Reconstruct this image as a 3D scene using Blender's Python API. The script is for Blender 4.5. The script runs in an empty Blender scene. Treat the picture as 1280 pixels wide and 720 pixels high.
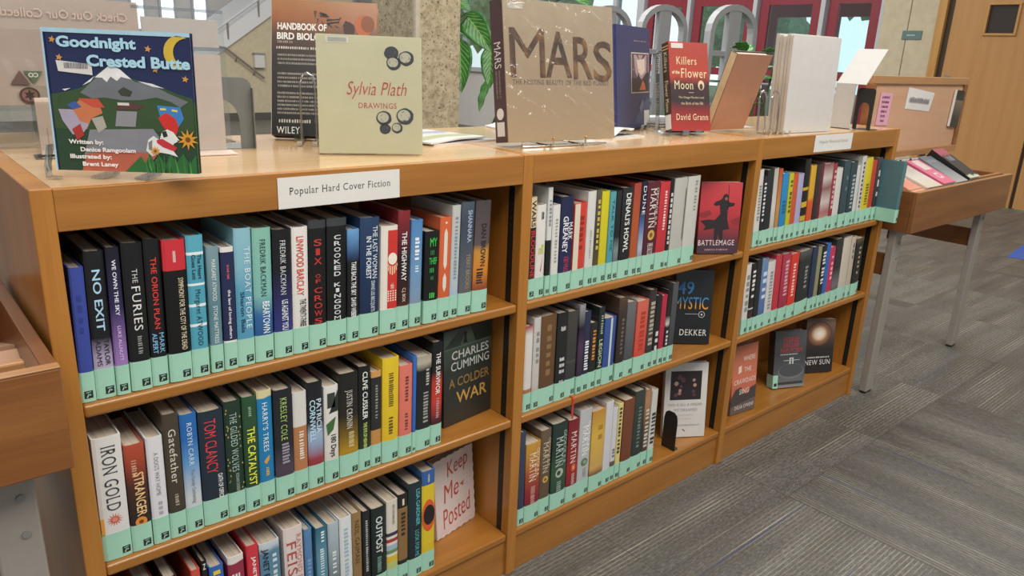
import bpy, bmesh, math, random
from mathutils import Matrix, Vector
C = bpy.context.scene.collection
SC = bpy.context.scene
random.seed(7)
PI = math.pi

# ------------------------------------------------------------------ camera
cam = bpy.data.objects.new('camera', bpy.data.cameras.new('camera'))
C.objects.link(cam)
cam.data.sensor_width = 36.0
cam.data.lens = 940.08 / 1280 * 36.0
cam.data.clip_start = 0.02
cam.data.clip_end = 300
cam.matrix_world = Matrix([[0.759414, 0.16402, -0.629593], [-0.649397, 0.25008, -0.718152], [0.039657, 0.954231, 0.296428]]).to_4x4()
cam.location = (-0.1823, -1.2112, 1.2769)
SC.camera = cam

# ------------------------------------------------------------------ light and exposure
SC.view_settings.view_transform = 'Standard'
SC.view_settings.look = 'None'
SC.view_settings.gamma = 1.0
SC.view_settings.use_curve_mapping = False
SC.view_settings.exposure = 0.0
W_STRENGTH = 0.42
W_SKY = 1.6
wd = bpy.data.worlds.new('daylight'); SC.world = wd; wd.use_nodes = True
wn_ = wd.node_tree; bgn = wn_.nodes['Background']
# soft interior daylight all round, the open sky much brighter on the entrance side (+x)
_tc = wn_.nodes.new('ShaderNodeTexCoord'); _dot = wn_.nodes.new('ShaderNodeVectorMath'); _dot.operation = 'DOT_PRODUCT'
_dot.inputs[1].default_value = (0.94, 0.30, 0.05); wn_.links.new(_tc.outputs['Generated'], _dot.inputs[0])
_mr = wn_.nodes.new('ShaderNodeMapRange'); _mr.interpolation_type = 'SMOOTHSTEP'
_mr.inputs['From Min'].default_value = 0.55; _mr.inputs['From Max'].default_value = 0.95
_mr.inputs['To Min'].default_value = W_STRENGTH; _mr.inputs['To Max'].default_value = W_SKY
wn_.links.new(_dot.outputs['Value'], _mr.inputs['Value']); wn_.links.new(_mr.outputs[0], bgn.inputs['Strength'])
bgn.inputs['Color'].default_value = (0.95, 0.98, 1.0, 1)

def area(name, loc, target, sx, sy, power, col=(1, 1, 1)):
    l = bpy.data.lights.new(name, 'AREA'); l.shape = 'RECTANGLE'; l.size = sx; l.size_y = sy
    l.energy = power; l.color = col
    o = bpy.data.objects.new(name, l); C.objects.link(o); o.location = loc
    d = Vector(target) - Vector(loc)
    o.rotation_euler = d.to_track_quat('-Z', 'Y').to_euler()
    return o
area('ceiling_lamp_front', (1.0, -1.9, 3.5), (1.2, -0.3, 0.3), 5.0, 1.5, 165, (1, 0.95, 0.87))
area('ceiling_lamp_middle', (1.6, 0.9, 3.5), (1.6, 0.7, 0), 4.0, 1.0, 60, (1, 0.96, 0.9))
area('ceiling_lamp_rear', (3.2, 5.5, 4.6), (3.6, 6.0, 0), 6.0, 4.0, 420, (1, 0.96, 0.91))

# ------------------------------------------------------------------ helpers
def lin(h):
    h = h.lstrip('#'); v = [int(h[i:i + 2], 16) / 255 for i in (0, 2, 4)]
    return tuple(((c + 0.055) / 1.055) ** 2.4 if c > 0.04045 else c / 12.92 for c in v) + (1.0,)

_m = {}
def newmat(name):
    m = bpy.data.materials.new(name); m.use_nodes = True
    nt = m.node_tree
    return m, nt, nt.nodes['Principled BSDF']
def nd(nt, typ, **kw):
    n = nt.nodes.new(typ)
    for k, v in kw.items(): setattr(n, k, v)
    return n
def math_n(nt, op, a, b=None, c=None):
    n = nd(nt, 'ShaderNodeMath', operation=op)
    for i, v in enumerate((a, b, c)):
        if v is None: continue
        if isinstance(v, (int, float)): n.inputs[i].default_value = v
        else: nt.links.new(v, n.inputs[i])
    return n.outputs[0]
def ramp(nt, fac, stops, mode='LINEAR'):
    r = nd(nt, 'ShaderNodeValToRGB'); cr = r.color_ramp; cr.interpolation = mode
    stops = sorted(stops, key=lambda s: s[0])
    cr.elements[0].position = stops[0][0]; cr.elements[0].color = stops[0][1]
    if len(stops) == 1:
        cr.elements[1].position = 1; cr.elements[1].color = stops[0][1]
    else:
        cr.elements[1].position = stops[-1][0]; cr.elements[1].color = stops[-1][1]
        for p, c in stops[1:-1]:
            e = cr.elements.new(p); e.color = c
    if fac is not None: nt.links.new(fac, r.inputs[0])
    return r.outputs[0]
def noise(nt, scale, vec=None, detail=3, rough=0.5):
    n = nd(nt, 'ShaderNodeTexNoise'); n.inputs['Scale'].default_value = scale
    n.inputs['Detail'].default_value = detail; n.inputs['Roughness'].default_value = rough
    if vec is not None: nt.links.new(vec, n.inputs['Vector'])
    return n.outputs['Fac']
def mixc(nt, fac, a, b, mode='MIX'):
    n = nd(nt, 'ShaderNodeMix', data_type='RGBA', blend_type=mode)
    for s, v in ((0, fac), (6, a), (7, b)):
        if isinstance(v, (int, float)): n.inputs[s].default_value = v
        elif isinstance(v, tuple): n.inputs[s].default_value = v
        else: nt.links.new(v, n.inputs[s])
    return n.outputs[2]

def plain(hexc, rough=0.5, coat=0.0, metal=0.0, var=0.06, scale=40, bump=0.0, spec=0.5):
    key = (hexc, rough, coat, metal, var, scale, bump, spec)
    if key in _m: return _m[key]
    m, nt, b = newmat('paint_' + hexc.lstrip('#'))
    base = lin(hexc)
    tc = nd(nt, 'ShaderNodeTexCoord')
    f = noise(nt, scale, tc.outputs['Object'])
    dark = tuple(c * (1 - var) for c in base[:3]) + (1,)
    lite = tuple(min(1, c * (1 + var)) for c in base[:3]) + (1,)
    nt.links.new(ramp(nt, f, [(0.3, dark), (0.7, lite)]), b.inputs['Base Color'])
    b.inputs['Roughness'].default_value = rough; b.inputs['Metallic'].default_value = metal
    b.inputs['Coat Weight'].default_value = coat; b.inputs['Coat Roughness'].default_value = 0.15
    b.inputs['Specular IOR Level'].default_value = spec
    if bump:
        bn = nd(nt, 'ShaderNodeBump'); bn.inputs['Strength'].default_value = bump; bn.inputs['Distance'].default_value = 0.002
        nt.links.new(f, bn.inputs['Height']); nt.links.new(bn.outputs[0], b.inputs['Normal'])
    _m[key] = m
    return m

def grad(stops, mode='LINEAR', axis='Z', rough=0.38, coat=0.15, mottled=0.0):
    """a printed jacket: colour stops along the height of the cover"""
    key = ('g', tuple(stops), mode, axis, rough, mottled)
    if key in _m: return _m[key]
    m, nt, b = newmat('jacket_print')
    tc = nd(nt, 'ShaderNodeTexCoord'); sx = nd(nt, 'ShaderNodeSeparateXYZ')
    nt.links.new(tc.outputs['Generated'], sx.inputs[0])
    f = sx.outputs[axis]
    ob = noise(nt, 30, tc.outputs['Object'], 3)
    if mottled:
        f = math_n(nt, 'ADD', f, math_n(nt, 'MULTIPLY', math_n(nt, 'SUBTRACT', ob, 0.5), mottled))
    col = ramp(nt, f, [(p, lin(c)) for p, c in stops], mode)
    sh = ramp(nt, ob, [(0.3, (0.95, 0.95, 0.95, 1)), (0.7, (1, 1, 1, 1))])
    nt.links.new(mixc(nt, 1.0, col, sh, 'MULTIPLY'), b.inputs['Base Color'])
    b.inputs['Roughness'].default_value = rough
    b.inputs['Coat Weight'].default_value = coat; b.inputs['Coat Roughness'].default_value = 0.12
    _m[key] = m
    return m

def wood(name, dark, mid, light, axis='X', rough=0.32, coat=0.25, scale=1.0):
    m, nt, b = newmat(name)
    tc = nd(nt, 'ShaderNodeTexCoord'); mp = nd(nt, 'ShaderNodeMapping')
    nt.links.new(tc.outputs['Object'], mp.inputs[0])
    s = {'X': (1.2, 16, 16), 'Y': (16, 1.2, 16), 'Z': (16, 16, 1.2)}[axis]
    mp.inputs['Scale'].default_value = tuple(v * scale for v in s)
    n1 = noise(nt, 1.0, mp.outputs[0], 5, 0.6)
    mp2 = nd(nt, 'ShaderNodeMapping'); nt.links.new(tc.outputs['Object'], mp2.inputs[0])
    s2 = {'X': (6, 220, 220), 'Y': (220, 6, 220), 'Z': (220, 220, 6)}[axis]
    mp2.inputs['Scale'].default_value = s2
    n2 = noise(nt, 1.0, mp2.outputs[0], 2)
    f = math_n(nt, 'ADD', math_n(nt, 'MULTIPLY', n1, 0.75), math_n(nt, 'MULTIPLY', n2, 0.25))
    nt.links.new(ramp(nt, f, [(0.3, lin(dark)), (0.5, lin(mid)), (0.72, lin(light))]), b.inputs['Base Color'])
    b.inputs['Roughness'].default_value = rough
    b.inputs['Coat Weight'].default_value = coat; b.inputs['Coat Roughness'].default_value = 0.2
    return m

def clear(name, tint=(0.97, 0.98, 0.98, 1), gloss=0.10, rough=0.03, bump=0.0, bscale=12, face=0.45):
    m = bpy.data.materials.new(name); m.use_nodes = True; nt = m.node_tree
    for n in list(nt.nodes): nt.nodes.remove(n)
    o = nd(nt, 'ShaderNodeOutputMaterial'); mx = nd(nt, 'ShaderNodeMixShader')
    t = nd(nt, 'ShaderNodeBsdfTransparent'); t.inputs[0].default_value = tint
    g = nd(nt, 'ShaderNodeBsdfGlossy'); g.inputs['Roughness'].default_value = rough
    lw = nd(nt, 'ShaderNodeLayerWeight'); lw.inputs[0].default_value = 0.35
    f = math_n(nt, 'MINIMUM', math_n(nt, 'ADD', math_n(nt, 'MULTIPLY', lw.outputs['Facing'], face), gloss), 0.85)
    nt.links.new(f, mx.inputs[0]); nt.links.new(t.outputs[0], mx.inputs[1]); nt.links.new(g.outputs[0], mx.inputs[2])
    nt.links.new(mx.outputs[0], o.inputs[0])
    if bump:
        tc = nd(nt, 'ShaderNodeTexCoord')
        w = nd(nt, 'ShaderNodeTexNoise'); w.inputs['Scale'].default_value = bscale; w.inputs['Detail'].default_value = 4
        w.inputs['Distortion'].default_value = 1.5
        nt.links.new(tc.outputs['Object'], w.inputs['Vector'])
        bn = nd(nt, 'ShaderNodeBump'); bn.inputs['Strength'].default_value = bump; bn.inputs['Distance'].default_value = 0.01
        nt.links.new(w.outputs['Fac'], bn.inputs['Height']); nt.links.new(bn.outputs[0], g.inputs['Normal'])
        nt.links.new(bn.outputs[0], lw.inputs['Normal'])
    return m

class MB:
    """collects shapes; build() links them as ONE mesh object"""
    def __init__(s): s.v = []; s.f = []; s.mi = []; s.mats = []
    def mat(s, m):
        if m not in s.mats: s.mats.append(m)
        return s.mats.index(m)
    def add(s, vs, fs, m):
        o = len(s.v); k = s.mat(m); s.v += [tuple(v) for v in vs]
        for f in fs: s.f.append(tuple(i + o for i in f)); s.mi.append(k)
        return s
    def box(s, x0, x1, y0, y1, z0, z1, m):
        v = [(x, y, z) for z in (z0, z1) for y in (y0, y1) for x in (x0, x1)]
        return s.add(v, [(0, 2, 3, 1), (4, 5, 7, 6), (0, 1, 5, 4), (2, 6, 7, 3), (0, 4, 6, 2), (1, 3, 7, 5)], m)
    def bbox(s, x0, x1, y0, y1, z0, z1, m, bv=0.002, seg=2):
        bm = bmesh.new()
        bmesh.ops.create_cube(bm, size=1)
        for v in bm.verts:
            v.co = ((x0 + x1) / 2 + v.co.x * (x1 - x0), (y0 + y1) / 2 + v.co.y * (y1 - y0), (z0 + z1) / 2 + v.co.z * (z1 - z0))
        bmesh.ops.bevel(bm, geom=bm.edges[:], offset=bv, segments=seg, profile=0.5, affect='EDGES')
        return s.bm(bm, m)
    def bm(s, bm, m):
        bm.verts.index_update()
        s.add([v.co[:] for v in bm.verts], [[v.index for v in f.verts] for f in bm.faces], m); bm.free(); return s
    def prism(s, pts, d0, d1, m, plane='xy'):
        """polygon pts extruded from d0 to d1 along the axis left out of plane"""
        def P(a, b, c): return {'xy': (a, b, c), 'xz': (a, c, b), 'yz': (c, a, b)}[plane]
        n = len(pts)
        v = [P(a, b, d0) for a, b in pts] + [P(a, b, d1) for a, b in pts]
        fs = [tuple(range(n))[::-1], tuple(range(n, 2 * n))] + [(i, (i + 1) % n, n + (i + 1) % n, n + i) for i in range(n)]
        return s.add(v, fs, m)
    def poly(s, pts, y, m):
        """flat printed patch in the xz plane facing -y"""
        return s.add([(a, y, b) for a, b in pts], [tuple(range(len(pts)))], m)
    def tube(s, path, r, m, n=8, cap=True):
        path = [Vector(p) for p in path]; vs = []; fs = []
        for i, p in enumerate(path):
            t = (path[min(i + 1, len(path) - 1)] - path[max(i - 1, 0)]).normalized()
            a = Vector((0, 0, 1)) if abs(t.z) < 0.9 else Vector((1, 0, 0))
            u = t.cross(a).normalized(); w = t.cross(u)
            rr = r[i] if isinstance(r, (list, tuple)) else r
            for k in range(n):
                an = 2 * PI * k / n; vs.append(p + u * math.cos(an) * rr + w * math.sin(an) * rr)
        for i in range(len(path) - 1):
            for k in range(n):
                fs.append((i * n + k, i * n + (k + 1) % n, (i + 1) * n + (k + 1) % n, (i + 1) * n + k))
        if cap: fs += [tuple(range(n))[::-1], tuple(range((len(path) - 1) * n, len(path) * n))]
        return s.add(vs, fs, m)
    def ribbon(s, path, wv, th, m):
        """flat strip of width vector wv and thickness th swept along path"""
        path = [Vector(p) for p in path]; wv = Vector(wv); vs = []; fs = []
        for i, p in enumerate(path):
            t = (path[min(i + 1, len(path) - 1)] - path[max(i - 1, 0)]).normalized()
            nrm = t.cross(wv).normalized() * th / 2
            vs += [p - wv / 2 - nrm, p + wv / 2 - nrm, p + wv / 2 + nrm, p - wv / 2 + nrm]
        for i in range(len(path) - 1):
            for k in range(4): fs.append((i * 4 + k, i * 4 + (k + 1) % 4, i * 4 + 4 + (k + 1) % 4, i * 4 + 4 + k))
        k = len(path) * 4 - 4
        fs += [(3, 2, 1, 0), (k, k + 1, k + 2, k + 3)]
        return s.add(vs, fs, m)
    def build(s, name, parent=None, smooth=False, label=None):
        me = bpy.data.meshes.new(name); me.from_pydata(s.v, [], s.f)
        for m in s.mats: me.materials.append(m)
        me.polygons.foreach_set('material_index', s.mi)
        if smooth: me.polygons.foreach_set('use_smooth', [True] * len(s.f))
        me.update()
        bm = bmesh.new(); bm.from_mesh(me)
        if len(s.f) and name not in FLAT: bmesh.ops.recalc_face_normals(bm, faces=bm.faces)
        bm.to_mesh(me); bm.free()
        o = bpy.data.objects.new(name, me); C.objects.link(o)
        if parent is not None: o.parent = parent
        if label: o['label'] = label
        return o
FLAT = set()

def empty(name, loc=(0, 0, 0), rot=(0, 0, 0), label=None, cat=None, group=None):
    o = bpy.data.objects.new(name, None); C.objects.link(o); o.location = loc; o.rotation_euler = rot
    o.empty_display_size = 0.05
    return tag(o, label, cat, group)
def tag(o, label=None, cat=None, group=None):
    if label: o['label'] = label
    if cat: o['category'] = cat
    if group: o['group'] = group
    return o
def struct(name, mb, label=None):
    o = mb.build(name); o['kind'] = 'structure'
    if label: o['label'] = label
    return o

# lettering: built-in font turned into mesh outlines, cached per string
_tx = {}
SERIF = set("""IRON GOLD|THE|FURIES|CROOKED|KINGDOM|SIX|OF|CROWS|MARTIN|Gatefather|FREDRIK BACKMAN|THE BOAT PEOPLE|JUSTIN CRONIN|FEIST|RAYMOND E.|DUNE|ROBYN CARR|HARRY'S TREES|THE GILDED WOLVES|KRESLEY COLE|Popular Hard Cover Fiction|Popular Historical Fiction|DRAWINGS|BATTLEMAGE|DEKKER|NEW SUN|WILEY|Killers|Moon|Flower|David Grann|Flower Moon|FIRE & BLOOD|Margaret ATWOOD|NEIL GAIMAN|WHERE|CRAWDADS|SING|DELIA OWENS|THIS IS ALL A DREAM|WE DREAMED|THE PRISTINE BEAUTY OF THE RED PLANET""".split('|'))
def glyphs(s, bold=0.0, shear=0.0):
    if 'M' in s: bold = min(bold, 0.0)
    key = (s, bold, shear)
    if key in _tx: return _tx[key]
    cu = bpy.data.curves.new('lettering', 'FONT'); cu.body = s; cu.size = 1; cu.resolution_u = 3
    cu.offset = bold if s not in SERIF else min(bold, 0.0); cu.shear = shear; cu.fill_mode = 'FRONT'
    if s in SERIF: cu.space_character = 1.12
    ob = bpy.data.objects.new('lettering', cu)
    me = bpy.data.meshes.new_from_object(ob)
    v = [(p.co.x, p.co.y) for p in me.vertices]; f = [tuple(p.vertices) for p in me.polygons]
    bpy.data.objects.remove(ob); bpy.data.curves.remove(cu); bpy.data.meshes.remove(me)
    if v and s in SERIF:
        # feet at the ends of the upright strokes
        cnt = {}
        for p in f:
            for i in range(len(p)): k = tuple(sorted((p[i], p[(i + 1) % len(p)]))); cnt[k] = cnt.get(k, 0) + 1
        for (i, j), n in list(cnt.items()):
            (xa, ya), (xb, yb) = v[i], v[j]
            if n == 1 and abs(ya - yb) < 1e-3 and 0.03 < abs(xa - xb) < 0.13:
                x0, x1 = min(xa, xb), max(xa, xb); up = -1 if ya > 0.25 else 1
                k = len(v); g = 0.05; t = 0.035 * up
                v += [(x0 - g, ya), (x1 + g, ya), (x1 + g * .7, ya + t), (x0 - g * .7, ya + t)]; f.append((k, k + 1, k + 2, k + 3))
    if v:
        x0 = min(a for a, b in v); x1 = max(a for a, b in v); y0 = min(b for a, b in v); y1 = max(b for a, b in v)
        v = [((a - x0) / max(1e-6, x1 - x0) - 0.5, (b - y0) / max(1e-6, y1 - y0) - 0.5) for a, b in v]
    _tx[key] = (v, f); return _tx[key]
def dashes(n, seed):
    """a line of print too small to read: a run of small uneven strokes"""
    r = random.Random(seed); v = []; f = []; x = -0.5
    step = 1.0 / n
    for i in range(n):
        if r.random() < 0.14: x += step * 0.3; continue
        w = step * r.uniform(0.45, 0.75); h = r.choice((0.5, 0.5, 0.42, 0.36)); b = -0.5
        k = len(v); v += [(x, b), (x + w, b), (x + w, h), (x, h)]; f.append((k, k + 1, k + 2, k + 3)); x += step
    return v, f
def text_shape(s, bold=0.012, shear=0.0, seed=0, ratio=8):
    if s.startswith('~'): return dashes(int(s[1:] or 10), seed)
    return glyphs(s, bold, shear)

def face_text(parent, s, cx, cz, w, h, col, y=-0.0006, name='title_lettering', bold=0.012, shear=0.0, rough=0.5, rot=0.0, material=None):
    v, f = text_shape(s, bold, shear, seed=hash_s(s) + int(cx * 1e4) + int(cz * 1e4) * 7)
    ca, sa = math.cos(rot), math.sin(rot)
    mb = MB(); mb.add([(cx + a * w * ca - b * h * sa, y, cz + a * w * sa + b * h * ca) for a, b in v], f, material or plain(col, rough, var=0.02))
    return mb.build(name, parent)
def hash_s(s): return sum((i + 1) * ord(c) for i, c in enumerate(s))
FLAT.update({'title_lettering', 'author_lettering', 'small_lettering', 'spine_art', 'cover_art', 'label_mark', 'printed_text'})

# ------------------------------------------------------------------ materials
OAK_X = wood('oak_along', '#8c5822', '#a0692a', '#b07935', 'X')
OAK_Z = wood('oak_upright', '#946026', '#ab712d', '#b8803a', 'Z')
OAK_Y = wood('oak_deep', '#95622d', '#ab7335', '#b78144', 'Y')
TOPLAM = wood('maple_laminate', '#cfa876', '#d6b182', '#dcbb90', 'X', rough=0.16, coat=0.5)
WALNUT_X = wood('bin_walnut', '#6c421f', '#825026', '#976432', 'X', rough=0.38)
WALNUT_Y = wood('bin_walnut_end', '#643d1e', '#794a24', '#8c5b30', 'Y', rough=0.38)
WALNUT_EDGE = wood('bin_edge', '#93683f', '#a87a4e', '#b98c60', 'X', rough=0.38)
BINPANEL = wood('bin_panel', '#bf9474', '#c69b7b', '#cca384', 'X', rough=0.5, coat=0.0)
DOORWOOD = wood('door_veneer', '#b5834c', '#bd8b53', '#c3925b', 'Z', rough=0.42, coat=0.1)
DOORFRAME = wood('door_frame_oak', '#b58443', '#c2914e', '#cc9e5c', 'Z', rough=0.42, coat=0.1)
BLACK = plain('#16130f', 0.5)
WHITEWALL = plain('#d2cfc8', 0.8, var=0.03, scale=4)
BEIGEWALL = plain('#c6b99c', 0.85, var=0.07, scale=14)
STEEL = plain('#8d8a87', 0.45, metal=0.3, var=0.03)
GREYPAINT = plain('#8f8f8d', 0.5, var=0.03)
LIGHTGREY = plain('#b9bcc0', 0.45, var=0.03)
MAROON = plain('#862c36', 0.4, coat=0.2, var=0.05)
PAPER = plain('#d9d6d1', 0.75, var=0.02, scale=12)
MINT = plain('#9fcfb9', 0.42, coat=0.15, var=0.04, scale=30)
INK = plain('#1f2622', 0.6)
CLEAR = clear('clear_acrylic', gloss=0.07)
CLEAR_EDGE = clear('acrylic_edge', tint=(0.82, 0.85, 0.87, 1), gloss=0.3, rough=0.08)
GLASS = clear('door_glass', tint=(0.86, 0.94, 0.95, 1), gloss=0.03)
FROSTY = clear('milky_acrylic', tint=(0.88, 0.86, 0.85, 1), gloss=0.12, rough=0.2)
FILM = clear('shrink_film', tint=(0.98, 0.98, 0.98, 1), gloss=0.035, rough=0.05, bump=0.5, bscale=14, face=0.22)

def pages_mat():
    m, nt, b = newmat('page_edges')
    tc = nd(nt, 'ShaderNodeTexCoord'); mp = nd(nt, 'ShaderNodeMapping')
    nt.links.new(tc.outputs['Object'], mp.inputs[0]); mp.inputs['Scale'].default_value = (900, 6, 6)
    f = noise(nt, 1.0, mp.outputs[0], 2)
    nt.links.new(ramp(nt, f, [(0.3, lin('#a99a88')), (0.7, lin('#d2c6b6'))]), b.inputs['Base Color'])
    b.inputs['Roughness'].default_value = 0.8
    return m
PAGES = pages_mat()

def carpet_mat():
    m, nt, b = newmat('carpet_tiles')
    tc = nd(nt, 'ShaderNodeTexCoord'); s = nd(nt, 'ShaderNodeSeparateXYZ')
    nt.links.new(tc.outputs['Object'], s.inputs[0]); x, y = s.outputs[0], s.outputs[1]
    T = 0.61
    u = math_n(nt, 'DIVIDE', math_n(nt, 'ADD', x, 20 * T - 1.835), T); v = math_n(nt, 'DIVIDE', math_n(nt, 'ADD', y, 20 * T + 0.25), T)
    fu, fv = math_n(nt, 'FLOOR', u), math_n(nt, 'FLOOR', v)
    ru, rv = math_n(nt, 'FRACT', u), math_n(nt, 'FRACT', v)
    cv = nd(nt, 'ShaderNodeCombineXYZ'); nt.links.new(fu, cv.inputs[0]); nt.links.new(fv, cv.inputs[1])
    wn = nd(nt, 'ShaderNodeTexWhiteNoise', noise_dimensions='3D'); nt.links.new(cv.outputs[0], wn.inputs['Vector'])
    cell = wn.outputs['Value']
    par = math_n(nt, 'LESS_THAN', cell, 0.3)
    def pick(a, c): return math_n(nt, 'ADD', a, math_n(nt, 'MULTIPLY', math_n(nt, 'SUBTRACT', c, a), par))
    along = pick(x, y); across = pick(y, x)
    seed = math_n(nt, 'MULTIPLY', cell, 31.0)
    def streak(sa, sc, k, det=2):
        c = nd(nt, 'ShaderNodeCombineXYZ')
        nt.links.new(math_n(nt, 'MULTIPLY', along, sa), c.inputs[0]); nt.links.new(math_n(nt, 'MULTIPLY', across, sc), c.inputs[1])
        nt.links.new(math_n(nt, 'ADD', seed, k), c.inputs[2])
        return noise(nt, 1.0, c.outputs[0], det)
    yarn = noise(nt, 380, tc.outputs['Object'], 2)
    fine = streak(60, 260, 3.0, 2)
    broad = streak(1.5, 14, 8.0, 2)
    patch = streak(3.0, 5.0, 12.0, 2)
    f = math_n(nt, 'ADD', math_n(nt, 'MULTIPLY', fine, 0.4), math_n(nt, 'MULTIPLY', yarn, 0.4))
    f = math_n(nt, 'ADD', f, math_n(nt, 'MULTIPLY', broad, 0.2))
    f = math_n(nt, 'ADD', f, math_n(nt, 'MULTIPLY', math_n(nt, 'SUBTRACT', cell, 0.5), 0.05))
    col = ramp(nt, f, [(0.36, lin('#302e2a')), (0.5, lin('#4f4c46')), (0.62, lin('#7c7871'))])
    col = mixc(nt, math_n(nt, 'MULTIPLY', patch, 0.5), col, mixc(nt, broad, lin('#6a6254'), lin('#676a70')))
    # thin pale yarn lines, dashed, in some zones only
    wav = math_n(nt, 'SINE', math_n(nt, 'MULTIPLY', across, 2 * PI / 0.0127))
    dash = streak(34, 80, 15.0, 1)
    where = streak(1.3, 9.0, 21.0, 1)
    zone = nd(nt, 'ShaderNodeMapRange'); zone.inputs['From Min'].default_value = 0.42; zone.inputs['From Max'].default_value = 0.6; nt.links.new(where, zone.inputs['Value'])
    ln = math_n(nt, 'MULTIPLY', math_n(nt, 'GREATER_THAN', wav, 0.7), zone.outputs[0])
    col = mixc(nt, math_n(nt, 'MULTIPLY', ln, math_n(nt, 'MULTIPLY', dash, 0.85)), col, lin('#a8a192'))
    hot = math_n(nt, 'MULTIPLY', ln, math_n(nt, 'GREATER_THAN', streak(1.6, 36, 33.0, 0), 0.68))
    col = mixc(nt, math_n(nt, 'MULTIPLY', hot, 0.4), col, lin('#cfc6b4'))
    blue = math_n(nt, 'MULTIPLY', math_n(nt, 'GREATER_THAN', streak(1.0, 70, 44.0, 0), 0.80), 0.6)
    col = mixc(nt, blue, col, lin('#38446a'))
    ed = math_n(nt, 'MINIMUM', math_n(nt, 'MINIMUM', ru, math_n(nt, 'SUBTRACT', 1.0, ru)), math_n(nt, 'MINIMUM', rv, math_n(nt, 'SUBTRACT', 1.0, rv)))
    col = mixc(nt, math_n(nt, 'MULTIPLY', math_n(nt, 'LESS_THAN', ed, 0.003), 0.45), col, lin('#33312f'))
    nt.links.new(col, b.inputs['Base Color']); b.inputs['Roughness'].default_value = 0.48
    b.inputs['Specular IOR Level'].default_value = 0.5
    bn = nd(nt, 'ShaderNodeBump'); bn.inputs['Strength'].default_value = 0.2; bn.inputs['Distance'].default_value = 0.002
    nt.links.new(f, bn.inputs['Height']); nt.links.new(bn.outputs[0], b.inputs['Normal'])
    return m
CARPET = carpet_mat()

def concrete_mat():
    m, nt, b = newmat('exposed_aggregate')
    tc = nd(nt, 'ShaderNodeTexCoord')
    n1 = noise(nt, 26, tc.outputs['Object'], 5, 0.65); n2 = noise(nt, 70, tc.outputs['Object'], 2)
    col = ramp(nt, n1, [(0.3, lin('#8f8064')), (0.5, lin('#b5a689')), (0.7, lin('#c9bc9f'))])
    col = mixc(nt, math_n(nt, 'GREATER_THAN', n2, 0.64), col, lin('#5e5340'))
    nt.links.new(col, b.inputs['Base Color']); b.inputs['Roughness'].default_value = 0.9
    bn = nd(nt, 'ShaderNodeBump'); bn.inputs['Strength'].default_value = 0.5; bn.inputs['Distance'].default_value = 0.006
    nt.links.new(n1, bn.inputs['Height']); nt.links.new(bn.outputs[0], b.inputs['Normal'])
    return m
CONCRETE = concrete_mat()

# ------------------------------------------------------------------ the setting
H = 1.0721
struct('floor', MB().box(-4, 8.4, -4, 16, -0.05, 0.0, CARPET))
LAWN = plain('#93a878', 0.95, var=0.3, scale=3)
struct('ground_outside', MB().box(8.66, 40, -12, 30, -0.12, -0.04, LAWN))

# wall with the entrance (plane x = 8.4)
WX = 8.4
mb = MB()
mb.box(WX, WX + 0.22, 2.17, 2.733, 0, 3.6, BEIGEWALL)                # concrete pier beside the entrance
mb.box(WX, WX + 0.22, -4, 0.16, 0, 3.6, BEIGEWALL)
mb.box(WX, WX + 0.22, 0.16, 2.17, 2.32, 3.6, BEIGEWALL)
mb.box(WX, WX + 0.22, 2.733, 6.12, 2.42, 3.6, WHITEWALL)
mb.box(WX, WX + 0.22, 7.3, 16, 0, 0.98, WHITEWALL)                    # low wall under the windows
mb.box(WX, WX + 0.22, 6.12, 16, 2.6, 3.6, WHITEWALL)
mb.box(WX, WX + 0.22, 11.2, 16, 0.98, 2.6, WHITEWALL)
struct('wall_right', mb)
struct('trim_1', MB().box(WX - 0.004, WX + 0.001, 2.445, 2.452, 0, 3.6, plain('#7d745f', 0.9)))
struct('trim_2', MB().bbox(WX - 0.06, WX + 0.02, 7.3, 11.2, 0.96, 1.0, LIGHTGREY, 0.004))

ndoor = [0]
def entrance_leaf(x, y0, y1, outer=False):
    ndoor[0] += 1
    f = MB(); st = 0.13
    f.bbox(x, x + 0.05, y0 + 0.015, y0 + st, 0.01, 2.36, MAROON, 0.004); f.bbox(x, x + 0.05, y1 - st, y1 - 0.015, 0.01, 2.36, MAROON, 0.004)
    f.box(x + 0.001, x + 0.049, y0 + st, y1 - st, 1.97, 2.36, MAROON)
    f.box(x + 0.001, x + 0.049, y0 + st, y1 - st, 1.13, 1.22, MAROON)
    f.box(x + 0.001, x + 0.049, y0 + st, y1 - st, 0.01, 0.28, MAROON)
    o = f.build('door_%d' % ndoor[0]); o['kind'] = 'structure'
    MB().box(x + 0.02, x + 0.028, y0 + st, y1 - st, 0.28, 1.13, GLASS).box(x + 0.02, x + 0.028, y0 + st, y1 - st, 1.22, 1.97, GLASS).build('glass_pane', o)
    if not outer:
        b = MB(); b.tube([(x - 0.06, y0 + st, 1.05), (x - 0.06, y1 - st, 1.05)], 0.016, STEEL)
        for yy in (y0 + st + 0.02, y1 - st - 0.02): b.tube([(x - 0.06, yy, 1.05), (x + 0.002, yy, 1.1)], 0.012, STEEL)
        b.build('push_bar', o)
ed = [2.75, 3.44, 4.32, 5.31, 6.1]
for a, b_ in zip(ed[:-1], ed[1:]): entrance_leaf(WX + 0.08, a + 0.03, b_ - 0.03)
mb = MB()
for yy in ed: mb.bbox(WX + 0.02, WX + 0.16, yy - 0.028, yy + 0.028, 0, 2.42, LIGHTGREY, 0.004)
mb.box(WX + 0.02, WX + 0.16, 2.75, 6.1, 2.36, 2.42, LIGHTGREY)
struct('trim_3', mb)
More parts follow.
